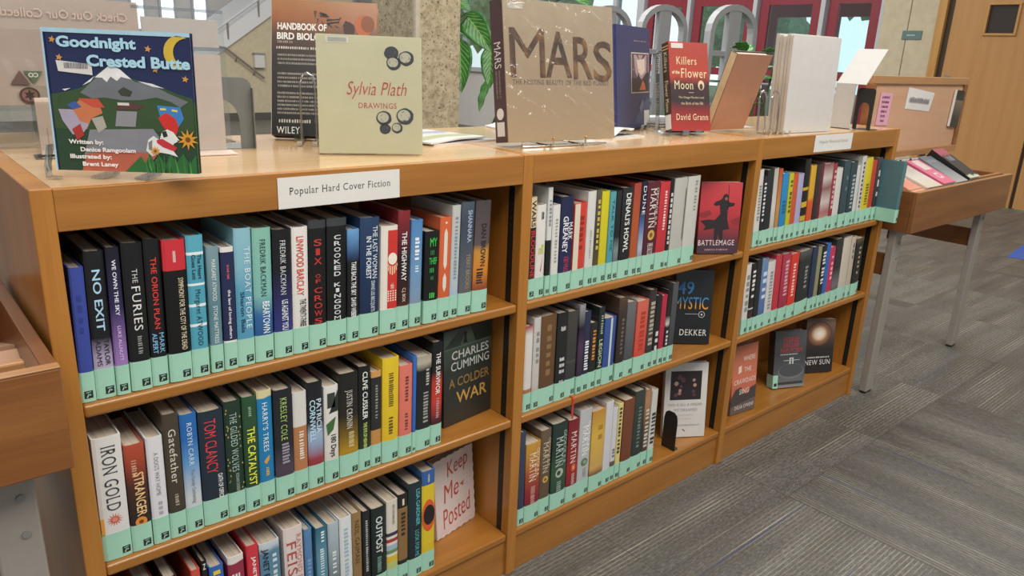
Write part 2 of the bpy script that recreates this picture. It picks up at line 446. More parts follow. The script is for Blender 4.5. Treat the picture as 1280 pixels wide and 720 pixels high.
# vestibule: a second row of leaves
for a, b_ in zip(ed[:-1], ed[1:]): entrance_leaf(WX + 2.3, a + 0.25, b_ + 0.2, True)
struct('trim_4', MB().box(WX + 2.3, WX + 2.36, 2.6, 6.5, 2.36, 2.7, MAROON))
# windows left of the entrance
mb = MB()
for yy in (6.16, 6.62, 7.28, 8.3, 9.25, 10.2, 11.17): mb.bbox(WX + 0.02, WX + 0.14, yy - 0.035, yy + 0.035, 0.0 if yy < 7.4 else 0.98, 2.6, LIGHTGREY, 0.004)
for z, ya in ((0.03, 6.16), (1.0, 6.16), (1.62, 6.16), (2.57, 6.16)): mb.box(WX + 0.03, WX + 0.13, ya, 7.28 if z < 0.9 else 11.17, z - 0.03, z + 0.03, LIGHTGREY)
o = mb.build('window_1'); o['kind'] = 'structure'
MB().box(WX + 0.07, WX + 0.078, 6.19, 11.14, 0.06, 2.54, GLASS).build('glass_pane', o)

# double wooden door on the right
FR = MB(); FR.bbox(WX - 0.02, WX + 0.2, 2.09, 2.17, 0, 2.32, DOORFRAME, 0.004); FR.bbox(WX - 0.02, WX + 0.2, 0.16, 0.22, 0, 2.32, DOORFRAME, 0.004)
FR.box(WX - 0.02, WX + 0.2, 0.22, 2.09, 2.26, 2.32, DOORFRAME)
struct('trim_5', FR)
struct('trim_6', MB().box(WX + 0.03, WX + 0.12, 2.035, 2.09, 0, 2.26, plain('#4a3a2a', 0.7)).box(WX + 0.06, WX + 0.12, 1.13, 1.165, 0, 2.26, plain('#4a3a2a', 0.7)))
def wooden_leaf(y0, y1, win):
    ndoor[0] += 1
    m = MB()
    if win:
        a, c, z0, z1 = win
        m.box(WX + 0.03, WX + 0.075, y0, a, 0.012, 2.25, DOORWOOD).box(WX + 0.03, WX + 0.075, c, y1, 0.012, 2.25, DOORWOOD)
        m.box(WX + 0.03, WX + 0.075, a, c, 0.012, z0, DOORWOOD).box(WX + 0.03, WX + 0.075, a, c, z1, 2.25, DOORWOOD)
    else: m.box(WX + 0.03, WX + 0.075, y0, y1, 0.012, 2.25, DOORWOOD)
    o = m.build('door_%d' % ndoor[0]); o['kind'] = 'structure'
    if win:
        MB().box(WX + 0.05, WX + 0.058, a, c, z0, z1, plain('#3a2f28', 0.15, coat=0.4)).build('glass_pane', o)
        t = MB(); e = 0.022
        t.bbox(WX + 0.012, WX + 0.034, a - e, c + e, z0 - e, z0, DOORFRAME, 0.003).bbox(WX + 0.012, WX + 0.034, a - e, c + e, z1, z1 + e, DOORFRAME, 0.003)
        t.bbox(WX + 0.012, WX + 0.034, a - e, a, z0, z1, DOORFRAME, 0.003).bbox(WX + 0.012, WX + 0.034, c, c + e, z0, z1, DOORFRAME, 0.003)
        t.build('window_bead', o)
        h = MB(); h.prism([(1.98 + 0.05 * math.cos(k * PI / 8), 1.2 + 0.05 * math.sin(k * PI / 8)) for k in range(16)], WX + 0.018, WX + 0.031, STEEL, 'yz')
        h.tube([(WX + 0.02, 1.98, 1.2), (WX - 0.04, 1.98, 1.2), (WX - 0.05, 1.9, 1.2)], 0.012, STEEL); h.build('door_handle', o)
wooden_leaf(1.165, 2.035, (1.46, 1.71, 1.66, 1.92))
wooden_leaf(0.22, 1.13, None)

# concrete pillar behind the bookcases
pl = MB()
cx, cy = 2.245, 2.444
pl.prism([(cx, cy + 0.03), (cx + 0.03, cy), (cx + 0.30, cy), (cx + 0.30, cy + 0.46), (cx, cy + 0.46)], 0, 3.6, CONCRETE, 'xy')
o = struct('pillar', pl)
MB().bbox(cx - 0.004, cx + 0.032, cy - 0.004, cy + 0.034, 0, 3.6, plain('#c2b8a2', 0.85, var=0.08), 0.012).build('corner_bead', o)

# stair hall far behind (plane y = 12)
struct('wall_back', MB().box(-4, 8.4, 14.0, 14.2, 0, 4.6, plain('#cfccc8', 0.8, var=0.03, scale=3)))
BY = 12.0
st = MB()
st.prism([(4.5, 0.0), (4.5, 1.02), (4.73, 1.17), (5.75, 1.86), (5.75, 0.0)], BY, BY + 0.12, BEIGEWALL, 'xz')
st.prism([(5.75, 0), (7.2, 0), (7.2, 2.9), (5.75, 1.86)], BY, BY + 0.12, BEIGEWALL, 'xz')
struct('wall_stair', st)
struct('trim_7', MB().prism([(4.1, 0.72), (4.1, 1.0), (7.2, 3.16), (7.2, 2.86)], BY - 0.05, BY + 1.6, plain('#d9d9d8', 0.7, var=0.02), 'xz'))
struct('baseboard_stair', MB().box(4.5, 7.2, BY - 0.015, BY, 0, 0.12, plain('#57524c', 0.6)))
struct('wall_left', MB().box(-0.2, 4.1, BY + 0.6, BY + 0.75, 0, 1.05, plain('#bdb7ae', 0.8, var=0.03, scale=3)))
rl = empty('stair_railing', (4.2, BY - 0.06, 0.72), label='white pipe handrail on posts climbing the far stair behind the bookcases', cat='railing')
RAILW = plain('#c9c9c8', 0.4); RAILG = plain('#8b8278', 0.4, metal=0.2)
MB().tube([(-0.1, 0, 0.47), (0.06, 0, 0.5), (3.0, 0, 2.55)], 0.022, RAILW).build('handrail', rl)
for k in range(5):
    x = 0.62 + 0.55 * k; MB().tube([(x, 0.02, 0.18 + x * 0.697), (x, 0, 0.455 + x * 0.697)], 0.018, RAILG).build('railing_post', rl)
lr = empty('wall_handrail', (4.73, BY - 0.09, 0), label='thin brown handrail sloping down the beige far wall', cat='railing')
MB().tube([(-0.35, 0, 1.24), (0.02, 0, 1.19), (0.66, 0, 0.71)], 0.018, RAILG).build('handrail', lr)
for x in (0.2, 0.5): MB().tube([(x, 0, 1.19 - x * 0.73), (x, 0.06, 1.13 - x * 0.73), (x, 0.092, 1.13 - x * 0.73)], 0.01, RAILG).build('bracket', lr)
bx = empty('wall_box', (5.33, BY, 1.0), label='small white box fixed to the far beige wall left of the brown book', cat='box')
MB().bbox(-0.09, 0.09, -0.09, -0.001, -0.12, 0.1, WHITEWALL, 0.01).build('housing', bx); MB().bbox(-0.1, 0.1, -0.1, 0.0, 0.1, 0.13, GREYPAINT, 0.004).build('lid', bx)
# lit windows high in the back wall
lw = bpy.data.materials.new('bright_window'); lw.use_nodes = True
eb = lw.node_tree.nodes['Principled BSDF']; eb.inputs['Emission Color'].default_value = (0.95, 0.98, 1, 1); eb.inputs['Emission Strength'].default_value = 1.3
for i, (xa, xb) in enumerate(((3.9, 4.1), (4.4, 4.62), (4.98, 5.2))):
    f = MB()
    for a, b_, c_, d_ in ((xa - .04, xa, 1.45, 2.6), (xb, xb + .04, 1.45, 2.6), (xa - .04, xb + .04, 2.6, 2.64), (xa - .04, xb + .04, 1.41, 1.45)): f.box(a, b_, 13.95, 14.0, c_, d_, LIGHTGREY)
    o = f.build('window_%d' % (i + 2)); o['kind'] = 'structure'
    MB().box(xa, xb, 13.985, 13.995, 1.45, 2.6, lw).build('glass_pane', o)

# ------------------------------------------------------------------ trees seen through the entrance
LEAFOUT = plain('#b9d3b2', 0.9, var=0.25, scale=6); BARK = plain('#5a4a3c', 0.9)
def tree(x, y, h, r, label, seed):
    rd = random.Random(seed); t = empty('tree', (x, y, -0.04), label=label, cat='tree')
    MB().tube([(0, 0, 0), (0.05, 0.03, h * 0.3), (0, 0.05, h * 0.7)], [0.16, 0.12, 0.06], BARK).build('trunk', t)
    m = MB()
    for k in range(16):
        bm = bmesh.new(); bmesh.ops.create_icosphere(bm, subdivisions=3, radius=1)
        c = Vector((rd.uniform(-r, r), rd.uniform(-r, r), h * rd.uniform(0.3, 0.95))); s = rd.uniform(0.35, 0.6) * r
        for v in bm.verts: v.co = c + v.co * s * (1 + 0.22 * math.sin(v.co.x * 11 + k) * math.cos(v.co.y * 9 + v.co.z * 13))
        m.bm(bm, LEAFOUT)
    m.build('crown', t)
tree(23.0, 9.2, 6.5, 1.7, 'leafy tree outside beyond the two middle red doors', 3)
tree(26.0, 16.5, 7.5, 2.2, 'leafy tree outside beyond the leftmost red door and the windows', 5)
tree(20.5, 23.0, 6.0, 1.9, 'leafy tree outside behind the windows left of the doors', 9)

# ------------------------------------------------------------------ bookcases
W = 0.914; TE = 0.0147; DEPTH = 0.55
def bookcase(n, label):
    x0, x1 = n * W + (TE if n else -TE), (n + 1) * W + TE
    t = empty('bookcase', (x0, 0, 0), label=label, cat='bookcase', group='row of oak bookcases')
    il, ir = n * W + TE - x0, (n + 1) * W - TE - x0     # inner faces, local
    for a in ([-TE - x0] if n == 0 else []) + [ir]:
        MB().bbox(a, a + 2 * TE, 0, DEPTH, 0, H, OAK_Z, 0.002).build('side_panel', t)
    MB().box(il, ir, 0.012, DEPTH, 1.047, H - 0.0005, TOPLAM).build('top_panel', t)
    MB().bbox(il, ir, 0.0006, 0.0195, 1.0085, H - 0.0015, OAK_X, 0.0015).build('fascia', t)
    for z in (0.733, 0.4418):
        MB().bbox(il + 0.0005, ir - 0.0005, 0.002, 0.262, z - 0.021, z, OAK_X, 0.005, 3).build('shelf', t)
    MB().bbox(il, ir, 0.004, 0.262, 0.1, 0.1204, OAK_X, 0.004, 2).build('base_shelf', t)
    MB().box(il, ir, 0.009, 0.027, 0.0, 0.1, OAK_X).build('kick_board', t)
    MB().box(il, ir, 0.264, 0.276, 0.0, 1.047, OAK_Z).build('back_panel', t)
    for a in (il, ir - 0.004):
        a = il if a == il else ir - 0.0012
        s = MB().box(a, a + 0.0012, 0.026, 0.044, 0.121, 1.0, BLACK)
        for k in range(55): s.box(a - 0.0001, a + 0.0013, 0.031, 0.039, 0.135 + k * 0.0155, 0.141 + k * 0.0155, INK)
        s.build('shelf_standard', t)
    return t
bookcase(0, 'nearest oak bookcase with its left end panel showing and POPULAR HARD COVER FICTION card')
bookcase(1, 'middle oak bookcase under the large tan picture book')
bookcase(2, 'farthest oak bookcase next to the right browsing bin')

# books: x centre, width, height, look, jacket colours, lettering, extra
BOOK_ROWS = {
 (1, 1): [
  (0.0266,0.0197,0.217,'plain royal blue',[(0,'#3a4a9c')],[('~5',0.8,0.45,0,0.3,'#2d3a86')],''),
  (0.0519,0.0273,0.2383,'black-to-pale-lilac,lettered NO EXIT',[(0.0,'#c9c3d2'),(0.3,'#a79cb8'),(0.42,'#15161b'),(1,'#16161a')],[('NO EXIT',0.88,0.47,0.02,0.42,'#a9cfe8'),('TAYLOR',0.41,0.23,0.22,0.26,'#2b2530'),('ADAMS',0.41,0.23,-0.2,0.26,'#2b2530')],''),
  (0.0768,0.0189,0.2415,'navy-to-lilac,lettered WE OWN THE SKY',[(0,'#b58ac0'),(0.3,'#8f6fb0'),(0.6,'#2a2550'),(1,'#14141f')],[('WE OWN THE SKY',0.92,0.55,0.02,0.3,'#e6e4ee'),('LUKE ALLNUTT',0.48,0.24,0.02,0.26,'#d9b7e0')],''),
  (0.1042,0.03,0.2445,'thick black,lettered THE FURIES',[(0,'#17181a'),(1,'#121315')],[('THE',0.83,0.74,0.05,0.25,'#c9c9c9'),('FURIES',0.72,0.42,0.05,0.42,'#d9d9d6'),('~10',0.38,0.23,0.05,0.22,'#8f8f90')],''),
  (0.1335,0.0241,0.2468,'black,with red THE ORION PLAN lettering',[(0,'#14161b'),(1,'#101115')],[('THE ORION PLAN',0.88,0.4,0.03,0.36,'#d23a30'),('MARK',0.37,0.23,0.22,0.3,'#7fb6dc'),('ALPERT',0.37,0.23,-0.2,0.3,'#7fb6dc')],''),
  (0.1654,0.0345,0.2415,'black with red top block',[(0,'#0e0e0f'),(0.78,'#0e0e0f'),(0.79,'#c9303a'),(1,'#c52c38')],[('SYMPHONY FOR THE CITY OF THE DEAD',0.74,0.23,0.22,0.24,'#e4d9b8'),('~13',0.93,0.85,0,0.14,'#e8e2d4','H')],'C'),
  (0.1983,0.0269,0.245,'teal blue with white wavy lines',[(0,'#4f9fb6'),(0.36,'#4f9fb6'),(0.365,'#e6eef0'),(0.385,'#4f9fb6'),(0.5,'#4f9fb6'),(0.505,'#e6eef0'),(0.525,'#4f9fb6'),(0.65,'#4f9fb6'),(0.655,'#e6eef0'),(0.67,'#4f9fb6'),(0.86,'#4f9fb6'),(0.865,'#e6eef0'),(0.885,'#5aa9be')],[('The Heart',0.87,0.7,0.22,0.24,'#27404d'),('Goes Last',0.87,0.7,-0.12,0.24,'#27404d'),('Margaret ATWOOD',0.63,0.23,0,0.4,'#1f3540')],'C'),
  (0.2268,0.0203,0.2225,'grey teal with stacked white lettering',[(0,'#6f929c'),(0.5,'#587f8b'),(1,'#7c9aa3')],[('MARGARET ATWOOD',0.9,0.58,0,0.34,'#e7ecea'),('STONE MATTRESS',0.54,0.24,0,0.34,'#dfe6e6')],''),
  (0.2504,0.0218,0.2184,'white with tall navy panel',[(0,'#e4dfdc'),(0.235,'#e4dfdc'),(0.24,'#232b50'),(0.955,'#232b50'),(0.96,'#e4dfdc')],[('the law of loving others',0.66,0.26,0,0.3,'#e9e6e8'),('~12',0.86,0.72,0,0.18,'#c9596a')],'C'),
  (0.2776,0.029,0.247,'pale blue sea-coloured',[(0,'#4f93b5'),(0.55,'#5b9dba'),(0.72,'#7fb4c6'),(1,'#8fbfcc')],[('THE BOAT PEOPLE',0.87,0.28,0.22,0.34,'#d6e4ea'),('Sharon Bala',0.55,0.25,-0.14,0.24,'#1e4458')],''),
  (0.3105,0.0325,0.2439,'mint green fading to deep blue',[(0,'#1f3f78'),(0.35,'#31639c'),(0.52,'#7fb8b0'),(1,'#86bda9')],[('FREDRIK BACKMAN',0.92,0.5,0.02,0.3,'#25433f'),('BEARTOWN',0.46,0.22,0.12,0.4,'#dfe9ef')],''),
  (0.3463,0.0336,0.2374,'black fading to indigo',[(0,'#3a3f92'),(0.35,'#2d2f6a'),(0.7,'#16171f'),(1,'#121317')],[('FREDRIK BACKMAN',0.92,0.5,0.02,0.3,'#c9cfd0'),('US AGAINST YOU',0.46,0.22,0.08,0.36,'#dfe3ea')],''),
  (0.3798,0.0299,0.2378,'white with tall red capital lettering',[(0,'#dcd7d2'),(1,'#e6e1dc')],[('LINWOOD BARCLAY',0.93,0.47,-0.02,0.46,'#cf4a35'),('THE TWENTY-THREE',0.44,0.22,0.12,0.4,'#2b2b2b')],''),
  (0.4134,0.0336,0.2462,'black,with stacked red SIX OF CROWS letters',[(0,'#131314'),(0.93,'#161616'),(0.94,'#3a3d40'),(1,'#303335')],[('SIX',0.87,0.66,0,0.55,'#b8352f','S'),('OF',0.6,0.52,0,0.35,'#b8352f','S'),('CROWS',0.5,0.2,0,0.55,'#b8352f','S')],'C'),
  (0.4527,0.0394,0.2458,'tall black,with stacked white capitals',[(0,'#121314'),(0.93,'#121314'),(0.94,'#3c4043'),(1,'#2f3335')],[('CROOKED',0.88,0.55,0,0.4,'#d4d6d6','S'),('KINGDOM',0.51,0.2,0,0.4,'#d4d6d6','S')],'C'),
  (0.4865,0.0246,0.2211,'slim black-and-white with blue sky top',[(0,'#15161a'),(0.72,'#15161a'),(0.8,'#35547e'),(1,'#6fa6d8')],[('TAKE BACK THE SKY',0.72,0.42,0.0,0.42,'#e6e4e2'),('DAVID WEBER',0.4,0.22,0.0,0.42,'#e6e4e2')],''),
  (0.5221,0.0412,0.2393,'dark navy forest,white lettering',[(0,'#16233f'),(0.6,'#1d3358'),(1,'#2a4163')],[('THE LAST WOMAN',0.93,0.5,0.25,0.26,'#e0e6ea'),('IN THE FOREST',0.85,0.5,-0.08,0.26,'#dfe7ec'),('DIANE LES BECQUETS',0.48,0.22,0.14,0.24,'#c4d0da')],''),
  (0.565,0.0371,0.2187,'white edged,red sunburst and dots',[(0,'#e4ddd2'),(1,'#e4ddd2')],[('min jin lee',0.48,0.4,0.18,0.2,'#f0ece6','H')],'PACH'),
  (0.5995,0.0275,0.2444,'dark maroon,white THE HIGHWAY lettering',[(0,'#8c4a2a'),(0.25,'#3b1a18'),(0.6,'#23141a'),(0.85,'#6e1f2a'),(1,'#8a2a30')],[('THE HIGHWAY',0.83,0.42,0,0.42,'#e9e6e4'),('C.J. BOX',0.36,0.24,0,0.36,'#d9c3ae')],''),
  (0.6299,0.0266,0.2233,'cloudy blue sky',[(0,'#b98a86'),(0.25,'#7f95ae'),(0.5,'#6f98c0'),(1,'#4f86bd')],[('~6',0.84,0.62,0,0.4,'#e6ecf2'),('~4',0.58,0.5,0,0.3,'#dfe8f0')],''),
  (0.6665,0.0342,0.1961,'short black,stacked bright green letters',[(0,'#c4452e'),(0.16,'#c4452e'),(0.22,'#131413'),(1,'#131413')],[('MY',0.93,0.84,0.05,0.5,'#3fd24e','H'),('~4',0.8,0.75,0.05,0.4,'#2f7f3c','H'),('THIEF',0.72,0.65,0.05,0.55,'#3fc24e','H'),('~4',0.61,0.56,0.05,0.45,'#2f9f43','H'),('~4',0.52,0.48,0.05,0.3,'#2f7f3c','H'),('~3',0.34,0.28,0.05,0.4,'#3fc24e','H')],''),
  (0.6998,0.0288,0.2211,'orange with white lozenge panels',[(0,'#cc5a33'),(1,'#d4663c')],[],'LOZ'),
  (0.7266,0.0212,0.2434,'tall pale grey-blue',[(0,'#8fb6d6'),(0.35,'#b3c0c4'),(1,'#c3c4be')],[('~20',0.9,0.3,0,0.32,'#7f9097')],''),
  (0.7564,0.0338,0.2472,'slate grey stormy,pale blue lettering',[(0,'#6b625f'),(0.4,'#565c66'),(0.8,'#3c4654'),(1,'#4c5764')],[('SHANNARA',0.93,0.65,0.12,0.34,'#aebcd8'),('TERRY BROOKS',0.55,0.24,0.1,0.32,'#9a8a70')],''),
  (0.7966,0.0405,0.2466,'dark grey with orange glow band',[(0,'#57382f'),(0.22,'#8f4a2c'),(0.38,'#d1822f'),(0.55,'#c58b3a'),(0.62,'#5b5052'),(1,'#4a4244')],[('DAN BROWN',0.8,0.42,0.05,0.34,'#2c2422'),('~7',0.4,0.24,-0.1,0.4,'#34241c')],''),
 ],
 (1, 2): [
  (0.0381,0.0425,0.2258,'thick white,black IRON GOLD capitals,red starburst',[(0,'#d9d6d2'),(1,'#e2e0dc')],[('IRON GOLD',0.93,0.41,0.02,0.5,'#3a3a3c')],'STAR'),
  (0.0767,0.0311,0.1998,'rust-topped dark,glowing STRANGER lettering',[(0,'#2a1f1c'),(0.35,'#2f221f'),(0.62,'#4a2c22'),(0.85,'#a3442c'),(1,'#b3503a')],[('STRANGER',0.74,0.33,0.1,0.5,'#e6c08a'),('~7',0.86,0.7,-0.08,0.25,'#d39a80')],'COIN'),
  (0.1084,0.0261,0.2031,'white with faint grey script',[(0,'#d9d7dc'),(1,'#dedce0')],[("A DOG'S WAY HOME",0.86,0.46,0.02,0.28,'#8f8f98'),('~3',0.4,0.26,0.05,0.24,'#a5a3ac')],''),
  (0.1363,0.0262,0.2375,'brown,cream GATEFATHER lettering',[(0,'#3f372c'),(1,'#4a4135')],[('Gatefather',0.88,0.45,0.02,0.46,'#d9d2c2'),('~10',0.36,0.24,0.02,0.24,'#b9ad96')],''),
  (0.165,0.0275,0.2285,'bright blue fading to white',[(0,'#c4c9cd'),(0.3,'#c9ced2'),(0.6,'#5e97cc'),(0.8,'#2768b2'),(1,'#2a6ab0')],[('ROBYN CARR',0.93,0.57,0.02,0.3,'#cfe0ee'),('The Family Gathering',0.54,0.25,0.02,0.3,'#8e9499')],''),
  (0.2028,0.0427,0.2233,'thick navy,big red capitals',[(0,'#1e2a36'),(1,'#22303e')],[('TOM CLANCY',0.93,0.46,-0.06,0.46,'#d8414a'),('OATH OF OFFICE',0.44,0.22,0.24,0.2,'#e6e6e6')],''),
  (0.2411,0.0303,0.2311,'dark green,gold flecked,pale title',[(0,'#1f3328'),(1,'#22392c')],[('THE GILDED WOLVES',0.9,0.4,0.0,0.4,'#a9bfb4'),('ROSHANI CHOKSHI',0.38,0.22,0.08,0.2,'#9fb0a5')],'FLECK'),
  (0.2711,0.0262,0.2317,'dark green,large yellow THE CATALYST lettering',[(0,'#223f2a'),(1,'#2d5236')],[('THE CATALYST',0.74,0.23,0.02,0.55,'#e2e04a'),('~6',0.92,0.82,0,0.2,'#8fb59a')],''),
  (0.2998,0.0275,0.2356,'bright blue,white lettering,orange leaf',[(0,'#1f78ac'),(0.93,'#1f7fb4'),(0.94,'#d9cfa0'),(1,'#d9cfa0')],[("HARRY'S TREES",0.9,0.48,0.0,0.36,'#e6eef0'),('~9',0.34,0.24,0.02,0.22,'#d9b45e')],'LEAF'),
  (0.3344,0.0363,0.2285,'charcoal,green name,misty purple flowers',[(0,'#3c3238'),(0.3,'#4d4150'),(0.5,'#23262c'),(1,'#202329')],[('KRESLEY COLE',0.93,0.55,0.0,0.34,'#a9c86e'),('~8',0.52,0.3,0.05,0.4,'#9a93a0')],''),
  (0.3678,0.0271,0.2138,'white topped tan,smiling face sketch',[(0,'#b5794f'),(0.24,'#b5794f'),(0.66,'#b98054'),(0.665,'#d9d5d0'),(1,'#dedad6')],[('~13',0.62,0.3,0.05,0.34,'#e9dccb')],'C'),
  (0.3993,0.0312,0.226,'black over icy blue,red base',[(0,'#6b2630'),(0.28,'#9a3a42'),(0.42,'#8fa5c4'),(0.52,'#9fb6d0'),(0.62,'#20242c'),(1,'#1b1d22')],[('PATRICIA',0.84,0.52,0.22,0.34,'#c9e0ee'),('CORNWELL',0.84,0.45,-0.2,0.36,'#bfe0f2')],''),
  (0.4327,0.0299,0.2093,'white with black leaf shapes',[(0,'#c9bba8'),(0.3,'#d9d4cc'),(1,'#e2dfda')],[('180 Days',0.5,0.27,0.05,0.5,'#1f2220')],'LEAVES'),
  (0.4713,0.0414,0.2267,'black,gold-lit lower half,white name',[(0,'#5a4518'),(0.25,'#b28a20'),(0.4,'#7a5f1f'),(0.6,'#26231d'),(1,'#1f1e1c')],[('JUSTIN CRONIN',0.84,0.47,-0.04,0.4,'#d6d3cc'),('~15',0.44,0.24,0.1,0.3,'#d8c78e')],''),
  (0.5074,0.0268,0.2315,'black,white capitals,green flashes',[(0,'#2c3f22'),(0.3,'#26331f'),(0.5,'#17191a'),(1,'#17191a')],[('CLIVE CUSSLER',0.95,0.5,0.0,0.42,'#e8ebe8'),('THE EYE OF HEAVEN',0.47,0.22,0.0,0.3,'#cfe07a')],''),
  (0.5343,0.0234,0.2133,'short tan with black title panel',[(0,'#c08a4a'),(0.38,'#c08a4a'),(0.39,'#2b2b2c'),(0.93,'#2b2b2c'),(0.94,'#cf9a5a')],[('~15',0.86,0.44,0.0,0.24,'#9a9a98')],'C'),
  (0.567,0.0385,0.2358,'bright yellow,small black capitals',[(0,'#d8b428'),(1,'#e6c62c')],[('~17',0.86,0.52,0.0,0.28,'#5f5320'),('~6',0.44,0.26,0.0,0.26,'#5f5320')],''),
  (0.6043,0.0314,0.2107,'salmon pink,fine black lettering',[(0,'#d97060'),(1,'#e07a6a')],[('~10',0.88,0.55,0.04,0.24,'#6b3a34'),('~7',0.48,0.26,0.04,0.22,'#6b3a34')],''),
  (0.6263,0.009,0.225,'thin bright blue',[(0,'#2c5fae'),(1,'#3a70c0')],[],''),
  (0.6511,0.0369,0.2197,'black with pale worn spine edge',[(0,'#26282b'),(0.85,'#1b1d20'),(0.93,'#b9b2a0'),(1,'#a9a294')],[('~11',0.62,0.26,0.1,0.34,'#9a9a94'),('~7',0.86,0.66,0.2,0.22,'#b9b9b2')],''),
  (0.6855,0.0272,0.2437,'tall black over red,white THE SURVIVOR lettering',[(0,'#241a1e'),(0.24,'#4a2028'),(0.42,'#c43c30'),(0.62,'#b83a2c'),(0.72,'#191a1d'),(1,'#141518')],[('THE SURVIVOR',0.9,0.5,0.02,0.42,'#e6e3e0'),('~11',0.47,0.22,0.05,0.3,'#b98f94')],''),
 ],
 (1, 3): [
  (0.0741,0.0292,0.2481,'cream paged,dark red jacket,mostly hidden',[(0,'#7a2a2a'),(1,'#8a3430')],[],'T'),
  (0.1132,0.022,0.2466,'black with reddish boards',[(0,'#2a2022'),(1,'#3a2a28')],[],'T'),
  (0.156,0.0159,0.2418,'red-orange,short',[(0,'#c4463c'),(1,'#cc5040')],[],'T'),
  (0.1725,0.0105,0.2514,'black with white emblem',[(0,'#161617'),(1,'#161617')],[('Z',0.98,0.93,0,0.5,'#e6e6e0','H')],'T'),
  (0.1935,0.0254,0.2315,'bright blue,yellow lettering',[(0,'#2a58a8'),(1,'#3468b4')],[('~12',0.96,0.3,0.0,0.5,'#e6c83c')],'T'),
  (0.2292,0.0296,0.2382,'white with dark red title panel',[(0,'#8f2740'),(0.93,'#97304a'),(0.94,'#e2dcd8'),(1,'#e2dcd8')],[('~3',0.84,0.7,0,0.6,'#e8d6d6','H')],'T'),
  (0.2619,0.0229,0.2469,'white edged red,white lettering',[(0,'#cc3040'),(1,'#d03846')],[('JANET EVANOVICH',0.9,0.3,0.02,0.4,'#eee8e4')],'T'),
  (0.2954,0.0399,0.2394,'white and blue-green,black lettering',[(0,'#5b7f96'),(0.9,'#5b86a0'),(0.96,'#c4ced6'),(1,'#cdd6dc')],[('JANET EVANOVICH',0.95,0.3,-0.26,0.36,'#1d1f24'),('~10',0.88,0.4,0.22,0.22,'#cfdbe2')],'T'),
  (0.3434,0.0392,0.2527,'pale pink-white,tall red serif letters',[(0,'#d6c6bf'),(1,'#e0d3cd')],[('FEIST',0.88,0.45,-0.12,0.5,'#b04a4a'),('RAYMOND E.',0.93,0.5,0.28,0.26,'#c08078')],'T'),
  (0.3755,0.0165,0.2333,'plain mid blue',[(0,'#47729f'),(1,'#5b86b4')],[('~5',0.7,0.5,0,0.4,'#7fa4c8')],'T'),
  (0.4039,0.024,0.2255,'teal blue,white script lettering',[(0,'#4f8299'),(0.7,'#5f93a6'),(1,'#2e6a80')],[('~5',0.96,0.82,0.1,0.3,'#dfe8ea'),('~19',0.78,0.3,0,0.36,'#d9e4e8')],'T'),
  (0.4305,0.0241,0.226,'silver grey landscape',[(0,'#2f353a'),(0.5,'#7f8a90'),(0.8,'#a4b4be'),(1,'#b4c2ca')],[('~10',0.7,0.35,0,0.36,'#dfe2e2')],'T'),
  (0.4588,0.0275,0.2266,'white,pale blue lettering',[(0,'#d3d9dc'),(1,'#dfe2e2')],[('~15',0.9,0.3,0.0,0.34,'#9fb8c6')],'T'),
  (0.4852,0.0218,0.2265,'kraft brown,darker brown lettering',[(0,'#8a6d4a'),(1,'#97794f')],[('NEIL GAIMAN',0.92,0.45,0.0,0.46,'#4f3a24')],'T'),
  (0.5075,0.0183,0.2221,'slim black,small white type',[(0,'#1d1f22'),(1,'#202226')],[('~25',0.9,0.3,0.0,0.3,'#b9b9b6')],'T'),
  (0.5374,0.0359,0.2194,'dark green-black,white OUTPOST lettering',[(0,'#16211f'),(1,'#1c2a28')],[('OUTPOST',0.9,0.48,0.0,0.44,'#dfe3e0'),('~11',0.44,0.24,0.0,0.3,'#7fa49a')],'T'),
  (0.571,0.0275,0.2241,'cream with coloured horizontal stripes',[(0,'#3a3340'),(0.22,'#b9c27a'),(0.3,'#d6b93a'),(0.37,'#e0d8c8'),(0.4,'#6f8f5a'),(0.44,'#9fb8c8'),(0.5,'#e0d8c8'),(0.53,'#a33a44'),(0.57,'#e0d8c8'),(0.6,'#3d3350'),(0.64,'#d9d2c4'),(1,'#ddd6c8')],[('~19',0.95,0.68,0.1,0.2,'#8f8a80')],'TC'),
  (0.599,0.025,0.2285,'black with gold title panel',[(0,'#2a2824'),(0.25,'#2a2824'),(0.26,'#8a6b42'),(0.84,'#9a7a4c'),(0.85,'#23221f'),(1,'#23221f')],[('~10',0.8,0.35,0.0,0.42,'#3a2c1c'),('I',0.95,0.88,0,0.2,'#d9d0b8','H')],'TC'),
  (0.6309,0.0352,0.2451,'dark teal-black,cyan lettering',[(0,'#17242a'),(1,'#1f3038')],[('LISA GARDNER',0.93,0.55,0.18,0.3,'#5fb8bc'),('LOOK FOR ME',0.5,0.22,0.12,0.3,'#5fb8bc')],'BT'),
  (0.6677,0.0348,0.2617,'yellow,black eye in orange ring',[(0,'#d9b82c'),(0.27,'#dcc02c'),(0.85,'#e0c22c'),(0.86,'#37609a'),(1,'#3f6aa6')],[('~14',0.97,0.89,0,0.16,'#dfe6ee','H')],'BC EYE'),
 ],
 (2, 1): [
  (0.9504,0.0201,0.241,'cream-topped dark,red lettering running down',[(0,'#26211f'),(0.7,'#2a2422'),(0.71,'#d8c7a4'),(1,'#dccba8')],[('WARS',0.97,0.72,0.0,0.62,'#3a2a22'),('BLOODLINE',0.68,0.22,0.0,0.6,'#c43340')],'C'),
  (0.977,0.0282,0.2206,'white,small yellow and red flecks',[(0,'#dcd9d2'),(1,'#e2dfd8')],[('~3',0.93,0.85,0.1,0.3,'#2b3b4a','H'),('~3',0.55,0.48,0.05,0.6,'#c3c440','H')],'FLK'),
